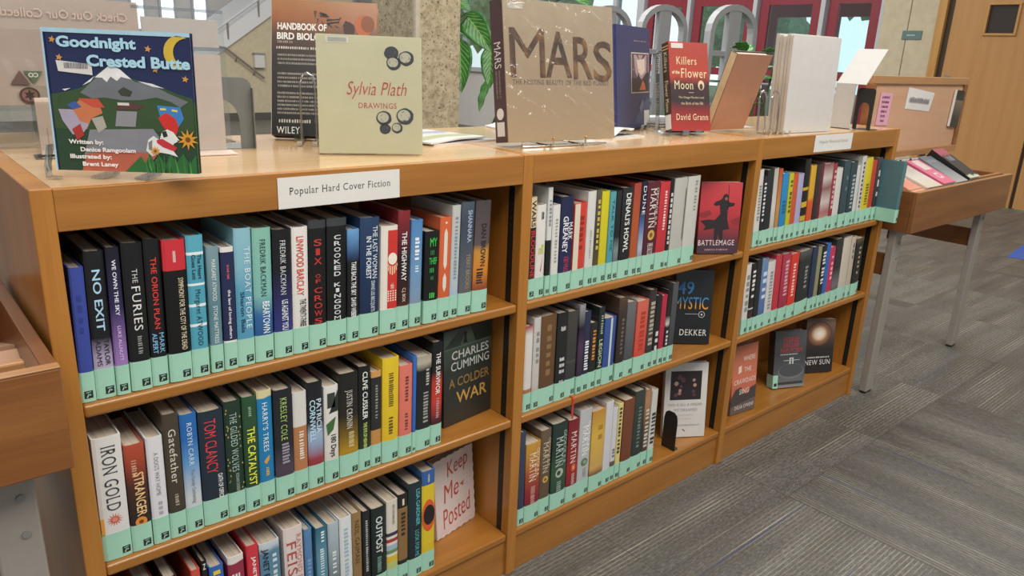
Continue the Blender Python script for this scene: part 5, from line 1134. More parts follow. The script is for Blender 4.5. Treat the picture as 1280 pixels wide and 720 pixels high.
# red history book on a clear stand
e = easel((1.592, 0.148, HT), -18, 0.134, 0.2, 15, 'tall clear stand holding the small red history book', depth=.085)
MB().ribbon([(-.012, -.015, .003), (-.018, .02, .004), (-.02, .045, .012), (-.02, .055, .08), (-.018, .075, .17), (-.012, .09, .225), (-.004, .092, .232)], (.016, .006, 0), .003, CLEAR_EDGE).build('side_upright', e)
r = face_book('small red and black hardcover about the flower moon on a clear stand', (1.599, 0.152, HT + .005), -18, 0.134, 0.253, 14.7, 0.034,
              [(0, '#a8342c'), (.2, '#8a2c2a'), (.34, '#352a2c'), (.52, '#43292a'), (.62, '#b0402f'), (1, '#a83a2c')], spine='#4a3526', mottled=.06, rough=.25)
CR = '#dccca6'
for s, x, z, w, h in (('Killers', .058, .2, .07, .022), ('of the', .02, .167, .026, .01), ('Flower', .082, .165, .09, .026), ('Moon', .046, .131, .066, .024), ('David Grann', .071, .04, .11, .018)): face_text(r, s, x, z, w, h, CR, bold=.03)
face_text(r, 'The Osage Murders and', .07, .095, .088, .008, '#cdb99a', name='author_lettering', bold=.0); face_text(r, 'the Birth of the FBI', .072, .079, .076, .008, '#cdb99a', name='author_lettering', bold=.0)
cover_art(r, [(disc(.106, .131, .011, 16, rz=.014), '#d6bf9a', 0), (disc(.106, .127, .006, 12, rz=.009), '#43292a', 1), (rect(.062, .08, .109, .1102), '#cdb99a', 0)])
m = MB(); m.poly(rect(.008, .048, .235, .249), -.0007, plain('#cfc9c0', .5)); m.build('barcode_sticker', r)
m = MB()
for z in (.232, .24): m.box(-.0012, -.0004, .002, .032, z, z + .003, plain('#c9a86a', .5))
m.build('spine_bands', r)
def spine_txt2(s, z0, z1, yc, hgt, col):
    v, f = text_shape(s, .03); mm = MB(); mm.add([(-0.0012, yc - b * hgt, (z0 + z1) / 2 - a * (z1 - z0)) for a, b in v], f, plain(col, .5)); return mm.build('title_lettering', r)
spine_txt2('Killers', .17, .226, .017, .016, CR); spine_txt2('Flower Moon', .056, .145, .017, .017, CR)
MB().box(-.0015, -.0005, .003, .031, .006, .048, PAPER).build('call_number_label', r)
m = MB(); nx, nz = 16, 24; vs = []; fs = []
for iz in range(nz + 1):
    for ix in range(nx + 1):
        x, z = -.001 + ix * .136 / nx, iz * .254 / nz; vs.append((x, -.0032 - .0016 * abs(math.sin(x * 60 + z * 35)) * (.3 + z * 3), z))
for iz in range(nz):
    for ix in range(nx): a = iz * (nx + 1) + ix; fs.append((a, a + 1, a + nx + 2, a + nx + 1))
m.add(vs, fs, clear('book_jacket_film', gloss=.006, rough=.05, face=.1)); m.build('plastic_jacket', r, smooth=True)

# book turned away, showing its brown back
loop_stand((1.972, 0.100, HT), -8, 2, 'clear looped stand in front of the brown leaning book', 0.128, .058, .05)
r = face_book('book seen from behind, plain pinkish brown back board, leaning forward on a clear stand', (1.826, 0.185, HT + .006), -6.1, 0.16, 0.239, -18.4, 0.03, [(0, '#a5745a'), (.4, '#ad7d63'), (1, '#a87a62')], spine='#3a2a22', mottled=.1, rough=.3)
MB().box(-.0014, -.0003, .003, .027, .002, .237, plain('#c9ad86', .7, var=.08)).build('fore_edge', r)

# upright white booklets
for k in range(5):
    n = math.radians(-4.1); off = .0125 * (4 - k); wv = .264 - .006 * (k % 2)
    r = face_book('white-backed booklet, %s of the upright stack on the farthest bookcase' % ['rearmost', 'second from the back', 'middle one', 'second from the front', 'front one'][k],
                  (2.047 - off * math.sin(n) * 1.0 + (.003 if k % 2 else 0), 0.063 + off, HT + .0002), -4.1, wv, .3 - .004 * (k % 3), 2.0, .0115, [(0, '#c4c1bd'), (1, '#cbc8c4')], 'white booklets in the upright stack', mottled=0, rough=.6, soft=True, name='booklet', kind='booklet')
    MB().box(-.0016, -.0003, .0008, .0107, .001, .297 - .004 * (k % 3), PAGES).build('fore_edge', r)

# black bookend and slanted sign holder at the right end
def bookend(loc, yaw, w, h, matl, label, tongue=0.1, cat='bookend', flange=False):
    e = empty('bookend', loc, (0, 0, math.radians(yaw)), label, cat)
    t = .0016; leg = w * .22; m = MB(); n = 10; vs = []; R = w * .16
    outer = [(-w / 2, 0), (-w / 2, h - R)] + [(-w / 2 + R - R * math.cos(a), h - R + R * math.sin(a)) for a in [PI / 2 * k / 6 for k in range(1, 7)]] + [(w / 2 - R + R * math.sin(a), h - R + R * math.cos(a)) for a in [PI / 2 * k / 6 for k in range(0, 6)]] + [(w / 2, h - R), (w / 2, 0)]
    iw = w / 2 - leg; ih = h * .62
    inner = [(-iw, 0), (-iw, ih - iw)] + [(-iw * math.cos(a), ih - iw + iw * 1.3 * math.sin(a)) for a in [PI * k / 12 for k in range(1, 12)]] + [(iw, ih - iw), (iw, 0)]
    # strip between outer and inner outline, same point count
    def resample(p, N):
        L = [0]
        for a, b in zip(p[:-1], p[1:]): L.append(L[-1] + math.hypot(b[0] - a[0], b[1] - a[1]))
        r_ = []
        for k in range(N):
            s = L[-1] * k / (N - 1); j = max(i for i in range(len(L)) if L[i] <= s + 1e-9); j = min(j, len(p) - 2); f = (s - L[j]) / max(1e-9, L[j + 1] - L[j]); r_.append((p[j][0] + (p[j + 1][0] - p[j][0]) * f, p[j][1] + (p[j + 1][1] - p[j][1]) * f))
        return r_
    N = 40; o_, i_ = resample(outer, N), resample(inner, N)
    v = [(x, 0, z) for x, z in o_] + [(x, 0, z) for x, z in i_] + [(x, t, z) for x, z in o_] + [(x, t, z) for x, z in i_]; f = []
    for k in range(N - 1):
        f += [(k, k + 1, N + k + 1, N + k), (2 * N + k, 3 * N + k, 3 * N + k + 1, 2 * N + k + 1), (k, 2 * N + k, 2 * N + k + 1, k + 1), (N + k, N + k + 1, 3 * N + k + 1, 3 * N + k)]
    f += [(0, N, 3 * N, 2 * N), (N - 1, 3 * N - 1, 4 * N - 1, 2 * N - 1)]
    m.add(v, f, matl); m.build('plate', e)
    MB().box(-w / 2, w / 2, -.0002 if not flange else -0.004, tongue, 0, .0012, matl).build('base_tongue', e)
    if flange: MB().box(w / 2 - .0018, w / 2, -.014, 0, 0.001, h - R, matl).build('side_flange', e)
    return e
bookend((2.517, .037, HT), -86, .062, .142, plain('#24211f', .4, coat=.2), 'black metal bookend at the right end of the farthest bookcase top', .075)
GREYMETAL = plain('#6a6c69', .45, var=.03)
bookend((.378, .326, HT), -8, .122, .140, GREYMETAL, 'grey metal bookend beside the white sheet left of the bird handbook', .09, flange=True)
o = empty('bookend', (1.586, .012, SZ[3] + .0003), label='black bookend closing the bottom row of the middle bookcase', cat='bookend')
BEM = plain('#1f1d1c', .4, coat=.2)
MB().prism([(0, 0), (.05, 0), (.05, .1), (.046, .118), (.036, .126), (.014, .126), (.004, .118), (0, .1)], 0, .0022, BEM, 'yz').build('plate', o)
MB().prism([(.0, .002), (.02, .002), (.026, .008), (.026, .042), (.02, .05), (0, .05)], 0, .0014, BEM, 'xy').build('base_tongue', o)
s = empty('sign_holder', (2.487, .136, HT), (0, 0, 0), 'white slanted sign holder seen from behind beside the black bookend', 'sign holder')
SH = plain('#b5b2ae', .5, var=.02); SH2 = clear('holder_sheet', tint=(.9, .9, .9, 1), gloss=.12)
MB().box(0, .0022, -.072, 0, 0, .155, SH).build('upright_panel', s)
MB().add([(0, 0, .154), (0, -.106, .154), (.121, -.106, .274), (.121, 0, .274), (.002, 0, .152), (.002, -.106, .152), (.123, -.106, .272), (.123, 0, .272)], [(0, 1, 2, 3), (7, 6, 5, 4), (0, 4, 5, 1), (1, 5, 6, 2), (2, 6, 7, 3), (3, 7, 4, 0)], SH).build('slanted_panel', s)
MB().box(-.0, .026, -.072, 0, 0, .0022, SH).build('foot', s)

# sign cards on the fascias
def card(x0, x1, z0, z1, label, lines, col, cat='sign'):
    o = empty('shelf_sign', (x0, -0.0002, z0), label=label, cat=cat)
    MB().box(0, x1 - x0, -.0007, 0, 0, z1 - z0, PAPER).build('card', o)
    for s, u, v, w, h in lines: face_text(o, s, (x1 - x0) * u, (z1 - z0) * v, w, h, col, y=-.0011, name='printed_text', bold=-.006)
    return o
card(.344, .585, 1.009, 1.0625, 'white card reading Popular Hard Cover Fiction on the nearest bookcase front', [('Popular Hard Cover Fiction', .5, .52, .2, .0165)], '#4a4644')
card(2.136, 2.387, 1.0155, 1.0695, 'white card with faint grey print on the farthest bookcase front', [('Popular Historical Fiction', .5, .55, .19, .014)], '#9a9896')

# magazines and papers lying on the tops
def magazine(loc, yaw, w, d, t, label, cols, tilt=0.0, curl=0.0, name='magazine'):
    o = empty(name, loc, (0, tilt, math.radians(yaw)), label, name, 'magazines and papers on the bookcase tops')
    m = MB(); n = 10; vs = []; fs = []
    for k in range(n + 1):
        x = w * k / n; z = curl * math.sin(PI * k / n) ** 2 + (curl * .8 * (k / n) ** 3)
        vs += [(x, 0, z), (x, d, z), (x, d, z + t), (x, 0, z + t)]
    for k in range(n):
        a = 4 * k
        for j in range(4): fs.append((a + j, a + (j + 1) % 4, a + 4 + (j + 1) % 4, a + 4 + j))
    fs += [(3, 2, 1, 0), (4 * n, 4 * n + 1, 4 * n + 2, 4 * n + 3)]
    m.add(vs, fs, PAPER); m.build('pages', o)
    c = MB(); nb = len(cols); vs = []; fs = []
    for k in range(n + 1):
        x = w * k / n; z = curl * math.sin(PI * k / n) ** 2 + (curl * .8 * (k / n) ** 3) + t + .0004
        for j in range(nb + 1): vs.append((x, d * j / nb, z))
    for k in range(n):
        for j in range(nb):
            a = k * (nb + 1) + j; c.add([vs[a], vs[a + nb + 1], vs[a + nb + 2], vs[a + 1]], [(0, 1, 2, 3)], plain(cols[j], .35, coat=.2))
    FLAT.add('printed_cover'); c.build('printed_cover', o)
    return o
magazine((.80, .205, HT + .004), 14, .2, .27, .003, 'topmost open magazine with green and blue stripes beside the drawings book', ['#d9d9d0', '#a9b088', '#d0d3cf', '#9aa8c4', '#d9d9d6', '#8f9a86', '#c9ccc8'], curl=.004)
magazine((.81, .21, HT), 8, .21, .27, .0035, 'grey magazine lying under the striped one', ['#a9a5ae', '#8f8a94', '#b5b2b5'])
magazine((1.18, .36, HT), -12, .2, .18, .004, 'black and white curled leaflet behind the big tan book', ['#e0e0de', '#3a3a3c', '#dcdcda', '#e3e3e1'], curl=.03)
magazine((1.345, .150, HT), 6, .15, .115, .003, 'lowest loose leaflet right of the big tan book', ['#d6d3cc', '#55565c', '#cfccc4', '#6f6c6a'], name='leaflet')
magazine((1.35, .158, HT + .0036), 17, .145, .095, .003, 'topmost loose leaflet fanned right of the big tan book', ['#d9d8d3', '#c4c2ba', '#3f4248', '#d6d4ce'], curl=.016, name='leaflet')
for k in range(3):
    magazine((1.72 + .006 * k, .29 + .01 * k, HT + .0075 * k), -6 + 4 * k, .26, .2, .0055, 'dark magazine, %s of the pile behind the red history book' % ['lowest', 'middle one', 'topmost'][k], ['#3c3a3f', '#4a484e', '#d6d3d2' if k == 2 else '#3f3d42'])
magazine((1.93, .25, HT + .0002), -10, .2, .2, .003, 'white folded newspaper under the brown leaning book', ['#dcdbd9', '#cfcecc', '#e0dfdd'])

# literature holders and sheets at the near end
SHEET = plain('#c9b5a8', .7, var=.05, scale=8)
o = empty('sign_holder', (-.02, .45, HT), (0, 0, math.radians(1)), 'large acrylic holder with a sheet seen from behind, at the near left corner', 'sign holder', None)
MB().box(0, .30, 0, .0025, .07, .285, CLEAR).box(0, .30, .008, .0105, .03, .285, CLEAR).build('acrylic_front', o)
MB().box(.004, .296, .003, .0075, .08, .272, SHEET).build('paper_sheet', o)
MB().ribbon([(0.15, .009, .03), (.15, .012, .004), (.15, .06, .002)], (.3, 0, 0), .0025, CLEAR_EDGE).build('acrylic_foot', o)
FLAT.add('printed_emblem')
m = MB()
m.poly([(.066, .117), (.098, .117), (.083, .142)], -.0006, plain('#5f4a44', .6)); m.poly([(.089, .141), (.120, .141), (.104, .118)], -.0006, plain('#4f6247', .6))
m.poly(disc(.094, .098, .0165, 24, rz=.0145), -.0006, plain('#4a2f2a', .6)); m.poly(disc(.094, .098, .0125, 20, rz=.011), -.0008, plain('#7a5a50', .6)); m.poly(star(.094, .098, .0105, .005, 6), -.001, plain('#3a2622', .6))
m.build('printed_emblem', o)
face_text(o, 'CO', .104, .134, -.016, .008, '#c9c4bc', y=-.0009, name='printed_text', bold=.03)
face_text(o, 'Check Out Our Collection', .16, .243, -.23, .016, '#bba79c', y=-.0006, name='printed_text', bold=.01)
o = empty('brochure_holder', (.055, .33, HT), (0, 0, math.radians(-6)), 'small acrylic brochure holder with pinkish leaflet at the near left corner', 'brochure holder')
MB().box(0, .12, 0, .002, .012, .095, CLEAR).box(0, .12, .022, .024, .0, .12, CLEAR).box(0, .12, .0, .024, .0, .003, CLEAR_EDGE).box(-.006, .13, -.03, .03, .0, .002, CLEAR_EDGE).build('acrylic_pocket', o)
br = MB().box(.006, .114, .004, .018, .004, .1, SHEET).build('leaflet_stack', o)
m = MB()
for k in range(3): m.poly(rect(.018 + .011 * k, .0195 + .011 * k, .018, .05), .0036, plain('#b08f80', .6))
m.poly(disc(.075, .03, .005, 12, rz=.004), .0036, plain('#7f8a74', .6)); m.build('printed_emblem', o)
o = empty('sign_holder', (.262, .46, HT), (0, 0, math.radians(-1)), 'wide clear acrylic holder with pale strip behind the picture book', 'sign holder')
MB().box(0, .18, 0, .0025, .0, .268, CLEAR).box(0, .18, -.002, .004, .262, .268, CLEAR_EDGE).build('acrylic_panel', o)
MB().box(.02, .17, .003, .0045, .188, .248, plain('#cfc4bd', .7, var=.03)).build('paper_strip', o)
MB().box(0, .18, -.03, .03, 0, .0025, CLEAR_EDGE).build('acrylic_foot', o)
o = empty('sign_holder', (.290, .29, HT), (0, 0, math.radians(-6)), 'clear holder with a tall pinkish sheet right of the picture book', 'sign holder')
MB().box(0, .088, 0, .0022, .002, .195, CLEAR).box(-.06, .088, .0, .003, .188, .195, CLEAR_EDGE).build('acrylic_panel', o)
MB().box(.004, .078, .003, .0042, .004, .182, plain('#d3c2b8', .7, var=.03)).build('paper_sheet', o)
MB().ribbon([(.041, 0, .003), (.041, -.02, .002), (.041, -.05, .0015)], (.09, 0, 0), .002, SHEET).build('paper_foot', o)

# ------------------------------------------------------------------ browsing bins at both ends of the row
LEGM = plain('#9a938b', .45, metal=.15, var=.04)
def browsing_bin(x0, label):
    o = empty('browsing_bin', (x0, -0.102, 0), label=label, cat='browsing bin', group='wooden browsing bins')
    L, D, zt, zb = 1.03, .52, .845, .69
    MB().bbox(0, L, 0, .02, zb, zt, WALNUT_X, .003).build('front_board', o)
    MB().bbox(0, L, D - .02, D, zb, zt, WALNUT_X, .003).build('rear_board', o)
    for x in (0, L - .02): MB().bbox(x, x + .02, .02, D - .02, zb, zt, WALNUT_Y, .002).build('end_board', o)
    e = MB(); e.bbox(.0, L, -.0006, .0196, zt - .0005, zt + .002, WALNUT_EDGE, .001)
    e.build('edge_band', o)
    MB().bbox(.02, L - .035, .04, .056, zt - .02, zt + .004, WALNUT_EDGE, .003).build('book_stop', o)
    s = MB(); s.prism([(.02, zb + .02), (.25, zb + .09), (.25, zb + .105), (.02, zb + .035)], .02, L - .02, BINPANEL, 'yz')
    s.prism([(D - .02, zb + .02), (.27, zb + .09), (.27, zb + .105), (D - .02, zb + .035)], .02, L - .02, BINPANEL, 'yz'); s.build('sloped_floor', o)
    # centre panel in its frame
    p = MB(); p.box(.03, L - .11, .247, .256, .955, 1.225, BINPANEL); p.build('centre_panel', o)
    f = MB(); f.bbox(.0, L - .08, .236, .268, 1.225, 1.256, WALNUT_EDGE, .003); f.bbox(.0, L - .08, .236, .268, .93, .957, WALNUT_EDGE, .003)
    f.bbox(.0, .032, .237, .267, .93, 1.226, WALNUT_X, .003); f.bbox(L - .113, L - .08, .237, .267, .93, 1.226, WALNUT_X, .003); f.build('panel_frame', o)
    for x in (.06, L - .18): MB().bbox(x, x + .03, .24, .262, zb + .1, .932, WALNUT_Y, .002).build('panel_post', o)
    for x in (.055, L - .075):
        for y in (.06, D - .1):
            l = MB().bbox(x - .03, x + .03, y, y + .03, 0.008, zb, LEGM, .004).build('leg', o)
            MB().bbox(x - .026, x + .026, y + .002, y + .028, 0, .009, BLACK, .002).build('foot_pad', l)
            for z in (zb - .055, zb - .115):
                MB().prism([(x + .01 + .006 * math.cos(k * PI / 5), z + .006 * math.sin(k * PI / 5)) for k in range(10)], y - .003, y + .001, STEEL, 'xz').build('screw', l)
        MB().bbox(x - .012, x + .012, .09, D - .1, .5, .585, WALNUT_Y, .003).build('side_rail', o)
    MB().bbox(.08, L - .1, .1, .118, zb - .05, zb, LEGM, .002).build('apron', o)
    return o
browsing_bin(-1.052, 'empty walnut browsing bin against the near left end of the bookcases')
browsing_bin(2.772, 'walnut browsing bin with tan back panel and books beyond the farthest bookcase')

def bin_book(label, x, w, h, t, lean, cols, y=-.076, z=.822, texts=(), yaw=0, spine=None):
    r = face_book(label, (x, y, z), yaw, w, h, lean, t, cols, 'paperbacks lying in the right browsing bin', soft=True, spine=spine, mottled=.2)
    for s, tx, tz, tw, th, c in texts: face_text(r, s, tx, tz, tw, th, c, name='small_lettering' if s.startswith('~') else 'title_lettering')
    return r
bin_book('orange and white paperback at the left end of the right browsing bin', 2.80, .11, .165, .02, 68, [(0, '#e09a80'), (.5, '#d98a6c'), (.6, '#dcd3cc'), (1, '#d9d0c8')])
bin_book('cream floral paperback between the orange and the pink ones in the bin', 2.915, .145, .175, .03, 68, [(0, '#cfc0ac'), (.4, '#d6cfc6'), (.7, '#c4bcb4'), (1, '#d9d3cc')])
r = bin_book('bright pink paperback with white label squares in the bin', 3.075, .12, .175, .035, 67, [(0, '#d9688a'), (1, '#dc7090')], spine='#cf5c80')
cover_art(r, [(rect(.03, .1, .1, .17), '#d9c9c4', 0), (rect(.045, .085, .035, .075), '#e0c4c8', 0), (rect(.055, .075, .045, .065), '#c9607f', 1)])
r = bin_book('grey paperback leaning between the pink and the black ones in the bin', 3.21, .12, .185, .03, 64, [(0, '#a9a9a9'), (.5, '#7f858a'), (1, '#6f7680')])
face_text(r, '~9', .06, .15, .09, .02, '#a4a9b0', name='small_lettering')
r = bin_book('black paperback with red top, rightmost in the browsing bin', 3.35, .115, .2, .04, 60, [(0, '#c9cbb8'), (.08, '#c9cbb8'), (.12, '#222224'), (.72, '#26262a'), (.78, '#b05060'), (1, '#b85a68')], spine='#1f1f22')
face_text(r, '~10', .06, .13, .085, .03, '#9a9a9c', name='small_lettering')
rd = random.Random(31); x = 2.85; k = 0
tones = ['#cfcac6', '#232323', '#c9c4c0', '#d6d2ce', '#1f1f20', '#b9b2ac', '#262424', '#1d1d1e', '#d0ccc8', '#2a2828', '#c4bfbb', '#d3cfcb', '#bdb8b4']
while x < 3.42:
    t = rd.choice((.016, .022, .03, .042)); c = tones[k % len(tones)]
    o = empty('video_case', (x, .088, .815), (math.radians(-10), 0, 0), '%s video case, %s from the left, standing behind the bin paperbacks' % ('black' if int(c[1:3], 16) < 90 else 'pale grey', ['first', 'second', 'third', 'fourth', 'fifth', 'sixth', 'seventh', 'eighth', 'ninth', 'tenth', 'eleventh', 'twelfth', 'thirteenth', 'fourteenth', 'fifteenth', 'sixteenth', 'seventeenth', 'eighteenth', 'nineteenth', 'twentieth', 'twenty-first', 'twenty-second', 'twenty-third', 'twenty-fourth', 'twenty-fifth', 'twenty-sixth', 'twenty-seventh', 'twenty-eighth'][k]), 'video case', 'cases standing at the back of the bin')
    MB().bbox(0, t - .001, 0, .045, .028, .112, plain(c, .4), .001).build('case', o)
    MB().box(.002, t - .003, -.0004, .0, .035, .106, plain('#8f8b88' if int(c[1:3], 16) > 90 else '#3f3d3d', .5)).build('spine_strip', o)
    x += t; k += 1
# things fixed to the tan panel of the right bin
PY = .145 - .001
o = empty('paper_sign', (3.105, PY, 1.128), (0, math.radians(3.5), 0), 'white paper sign taped to the tan bin panel', 'sign')
MB().add([(0, -.0006, 0), (.25, -.0006, 0), (.258, -.006, .078), (.002, -.001, .086), (0, 0, 0), (.25, 0, 0), (.258, -.005, .078), (.002, 0, .086)], [(0, 1, 2, 3), (7, 6, 5, 4), (0, 4, 5, 1), (1, 5, 6, 2), (2, 6, 7, 3), (3, 7, 4, 0)], PAPER).build('paper', o)
face_text(o, '~13', .125, .04, .2, .02, '#8f8a94', y=-.006, name='small_lettering')
o = empty('leaflet', (2.862, PY, 1.068), (0, math.radians(2), 0), 'pink bookmark with dark print on the left of the tan bin panel', 'leaflet')
MB().box(0, .105, -.002, 0, 0, .125, plain('#d9a0b4', .6)).build('card', o)
for k in range(6): face_text(o, '~5', .052, .108 - .018 * k, .07 - .006 * k, .009, '#5f3050', y=-.0026, name='small_lettering')
o = empty('leaflet', (3.585, PY - .002, 1.045), (0, math.radians(4), 0), 'dark landscape leaflet tucked at the right edge of the tan bin panel', 'leaflet')
MB().box(0, .095, -.008, 0, 0, .16, PAPER).build('pages', o)
MB().box(.008, .095, -.0095, -.008, 0, .16, grad([(0, '#2a2825'), (.25, '#33302a'), (.5, '#5f5545'), (.68, '#6f6350'), (.72, '#7a6e5c'), (.74, '#232122'), (1, '#1f1e20')], mottled=.1)).build('printed_cover', o)

# ------------------------------------------------------------------ security gates in front of the entrance
GATEM = plain('#a3a6a8', .45, metal=.1, var=.03)
def gate(x, y, h, label):
    o = empty('security_gate', (x, y, 0), (0, 0, math.radians(-8)), label, 'security gate', 'library security gates')
    w = .52; t = .035
    pth = [(-w / 2, 0, .03), (-w / 2, 0, h - .22)] + [(-w / 2 * math.cos(a), 0, h - .22 + .2 * math.sin(a)) for a in [PI * k / 12 for k in range(1, 12)]] + [(w / 2, 0, h - .22), (w / 2, 0, .03)]
    MB().ribbon(pth, (0, .07, 0), .05, GATEM).build('arch_frame', o)
    MB().bbox(-.075, .075, -.03, .03, .03, h - .03, GATEM, .01).build('centre_post', o)
    for z in (.45, .9, 1.33):
        MB().bbox(-w / 2 + .02, w / 2 - .02, -.022, .022, z, z + .045, GATEM, .005).build('crossbar', o)
    MB().bbox(-.32, .32, -.09, .09, 0, .035, GREYPAINT, .01).build('base', o)
gate(5.6, 2.70, 1.745, 'grey arched security gate nearest the wooden door, right of the red book')
gate(5.6, 3.44, 1.76, 'middle grey arched security gate left of the red history book')
gate(5.6, 4.12, 1.765, 'farthest grey arched security gate above the tall navy book')

# ------------------------------------------------------------------ plants
def leaf_mat():
    m, nt, b = newmat('dieffenbachia_leaf'); tc = nd(nt, 'ShaderNodeTexCoord'); s = nd(nt, 'ShaderNodeSeparateXYZ')
    nt.links.new(tc.outputs['UV'], s.inputs[0])
    ax = math_n(nt, 'ABSOLUTE', math_n(nt, 'SUBTRACT', s.outputs[0], .5))
    ph = math_n(nt, 'FRACT', math_n(nt, 'SUBTRACT', math_n(nt, 'MULTIPLY', s.outputs[1], 9.0), math_n(nt, 'MULTIPLY', ax, 6.0)))
    vein = math_n(nt, 'LESS_THAN', math_n(nt, 'ABSOLUTE', math_n(nt, 'SUBTRACT', ph, .5)), .1)
    mid = math_n(nt, 'LESS_THAN', ax, .02)
    edge = math_n(nt, 'LESS_THAN', ax, .36)
    k = math_n(nt, 'MAXIMUM', math_n(nt, 'MULTIPLY', vein, edge), mid)
    n = noise(nt, 14, tc.outputs['Object'], 2)
    base = ramp(nt, n, [(.3, lin('#1f5a26')), (.7, lin('#3f8a3c'))])
    nt.links.new(mixc(nt, math_n(nt, 'MULTIPLY', k, .6), base, lin('#a8cf7a')), b.inputs['Base Color']); b.inputs['Roughness'].default_value = .35
    b.inputs['Subsurface Weight'].default_value = 0.0
    return m
LEAFM = leaf_mat(); STEM = plain('#33502a', .6); POT = plain('#8a6a52', .7); SOIL = plain('#3a2c22', .95)
def leaf(parent, base, tip, width, droop, twist, seed=0):
    """a veined blade from base to tip, arched, cupped and with real thickness"""
    base, tip = Vector(base), Vector(tip); d = tip - base; L = d.length; f = d.normalized()
    side = f.cross(Vector((0, 0, 1)));
    if side.length < .2: side = Vector((.76, -.65, 0))
    side.normalize(); side = Matrix.Rotation(twist, 3, f) @ side; up = side.cross(f).normalized()
    nu, nv = 12, 8; vs = []; uv = []
    for layer in (0, 1):
        for i in range(nu + 1):
            t = i / nu; wd_ = width * (math.sin(PI * min(1, t ** .72)) ** .8 if 0 < t < 1 else 0.02)
            c = base + d * t + Vector((0, 0, droop * 4 * t * (1 - t)))
            for j in range(nv + 1):
                s = j / nv - .5
                vs.append(c + side * s * wd_ + up * (abs(s) * wd_ * .35 + .06 * wd_ * math.sin(t * 17 + seed) * abs(s) * 2 - layer * .0015)); uv.append((j / nv, t))
    fs = []; o = (nu + 1) * (nv + 1)
    for i in range(nu):
        for j in range(nv):
            a = i * (nv + 1) + j; fs += [(a, a + 1, a + nv + 2, a + nv + 1), (o + a, o + a + nv + 1, o + a + nv + 2, o + a + 1)]
    for i in range(nu):
        a = i * (nv + 1); fs += [(a, a + nv + 1, o + a + nv + 1, o + a), (a + nv, o + a + nv, o + a + 2 * nv + 1, a + 2 * nv + 1)]
    me = bpy.data.meshes.new('leaf'); me.from_pydata([v[:] for v in vs], [], fs); me.materials.append(LEAFM)
    l = me.uv_layers.new(name='blade')
    for p in me.polygons:
        p.use_smooth = True
        for li in p.loop_indices: l.data[li].uv = uv[me.loops[li].vertex_index]
    ob = bpy.data.objects.new('leaf', me); C.objects.link(ob); ob.parent = parent
    return ob
def pot(o, r, h):
    m = MB(); n = 24; prof = [(r * .72, 0), (r, h), (r * 1.06, h), (r * 1.06, h - .04), (r * 1.0, h - .04)]
    prof = [(r * .72, 0), (r * .98, h - .05), (r * 1.06, h - .05), (r * 1.06, h), (r * .95, h), (r * .92, h - .03)]
    vs = [(a * math.cos(2 * PI * k / n), a * math.sin(2 * PI * k / n), z) for a, z in prof for k in range(n)]; fs = []
    for i in range(len(prof) - 1):
        for k in range(n): fs.append((i * n + k, i * n + (k + 1) % n, (i + 1) * n + (k + 1) % n, (i + 1) * n + k))
    fs.append(tuple(range(n))[::-1]); m.add(vs, fs, POT); m.build('pot', o, smooth=True)
    MB().add([(r * .93 * math.cos(2 * PI * k / n), r * .93 * math.sin(2 * PI * k / n), h - .03) for k in range(n)], [tuple(range(n))], SOIL).build('soil', o)
BX, BYp = 2.93, 2.86
o = empty('potted_plant', (BX, BYp, 0), label='tall plant with big veined green leaves beside the concrete pillar', cat='plant')
pot(o, .2, .4)
V = lambda x, y, z: (x - BX, y - BYp, z)
stems = [[(0, 0, .37), (-.1, .02, .9), (-.155, .03, 1.3), (-.09, .05, 1.75)], [(-.15, .02, 1.22), (-.125, .01, 1.44), (-.045, 0, 1.515)], [(0, .02, .37), (.2, -.2, 1.1), (.42, -.4, 1.66)], [(-.06, 0, .37), (-.17, 0, 1.0), (-.1, -.02, 1.44), (-.04, -.02, 1.5)]]
for s_ in stems:
    n = 14; pts = []
    for k in range(n + 1):
        t = k / n * (len(s_) - 1); i = min(int(t), len(s_) - 2); f_ = t - i; pts.append(Vector(s_[i]).lerp(Vector(s_[i + 1]), f_))
    MB().tube(pts, .011, STEM).build('stem', o)
for i, (a, b_, w_, dr, tw) in enumerate([((2.84, 2.92, 1.60), (2.92, 2.85, 1.53), .13, .01, .9), ((2.885, 2.86, 1.515), (2.985, 2.70, 1.285), .17, .015, 1.3), ((2.845, 2.85, 1.36), (2.80, 2.76, 1.03), .16, .01, .25),
        ((2.99, 2.71, 1.33), (2.95, 2.66, 1.06), .12, .0, .2), ((2.97, 2.69, 1.13), (2.87, 2.66, .92), .085, -.01, .3), ((2.80, 2.90, 1.42), (2.93, 2.82, 1.35), .07, .01, .7),
        ((3.32, 2.52, 1.66), (3.54, 2.35, 1.57), .15, .02, .6), ((3.30, 2.48, 1.68), (3.18, 2.62, 1.72), .15, .02, .5), ((3.34, 2.48, 1.70), (3.46, 2.55, 1.78), .14, .02, .2), ((2.86, 2.90, 1.74), (2.80, 2.98, 1.60), .13, .02, .8), ((2.85, 2.9, 1.76), (3.02, 2.88, 1.72), .14, .03, .4)]):
    leaf(o, V(*a), V(*b_), w_, dr, tw, i)
BX, BYp = 3.31, 1.02
o = empty('potted_plant', (BX, BYp, 0), label='small leafy plant showing behind the brown leaning book', cat='plant')
pot(o, .13, .72)
for a in ((0, 0), (-.06, .04), (.05, -.03), (.1, -.08)):
    MB().tube([(a[0] * .2, a[1] * .2, .7), (a[0] * .7, a[1] * .7, 1.0), (a[0], a[1], 1.3)], .006, STEM).build('stem', o)
rd = random.Random(5)
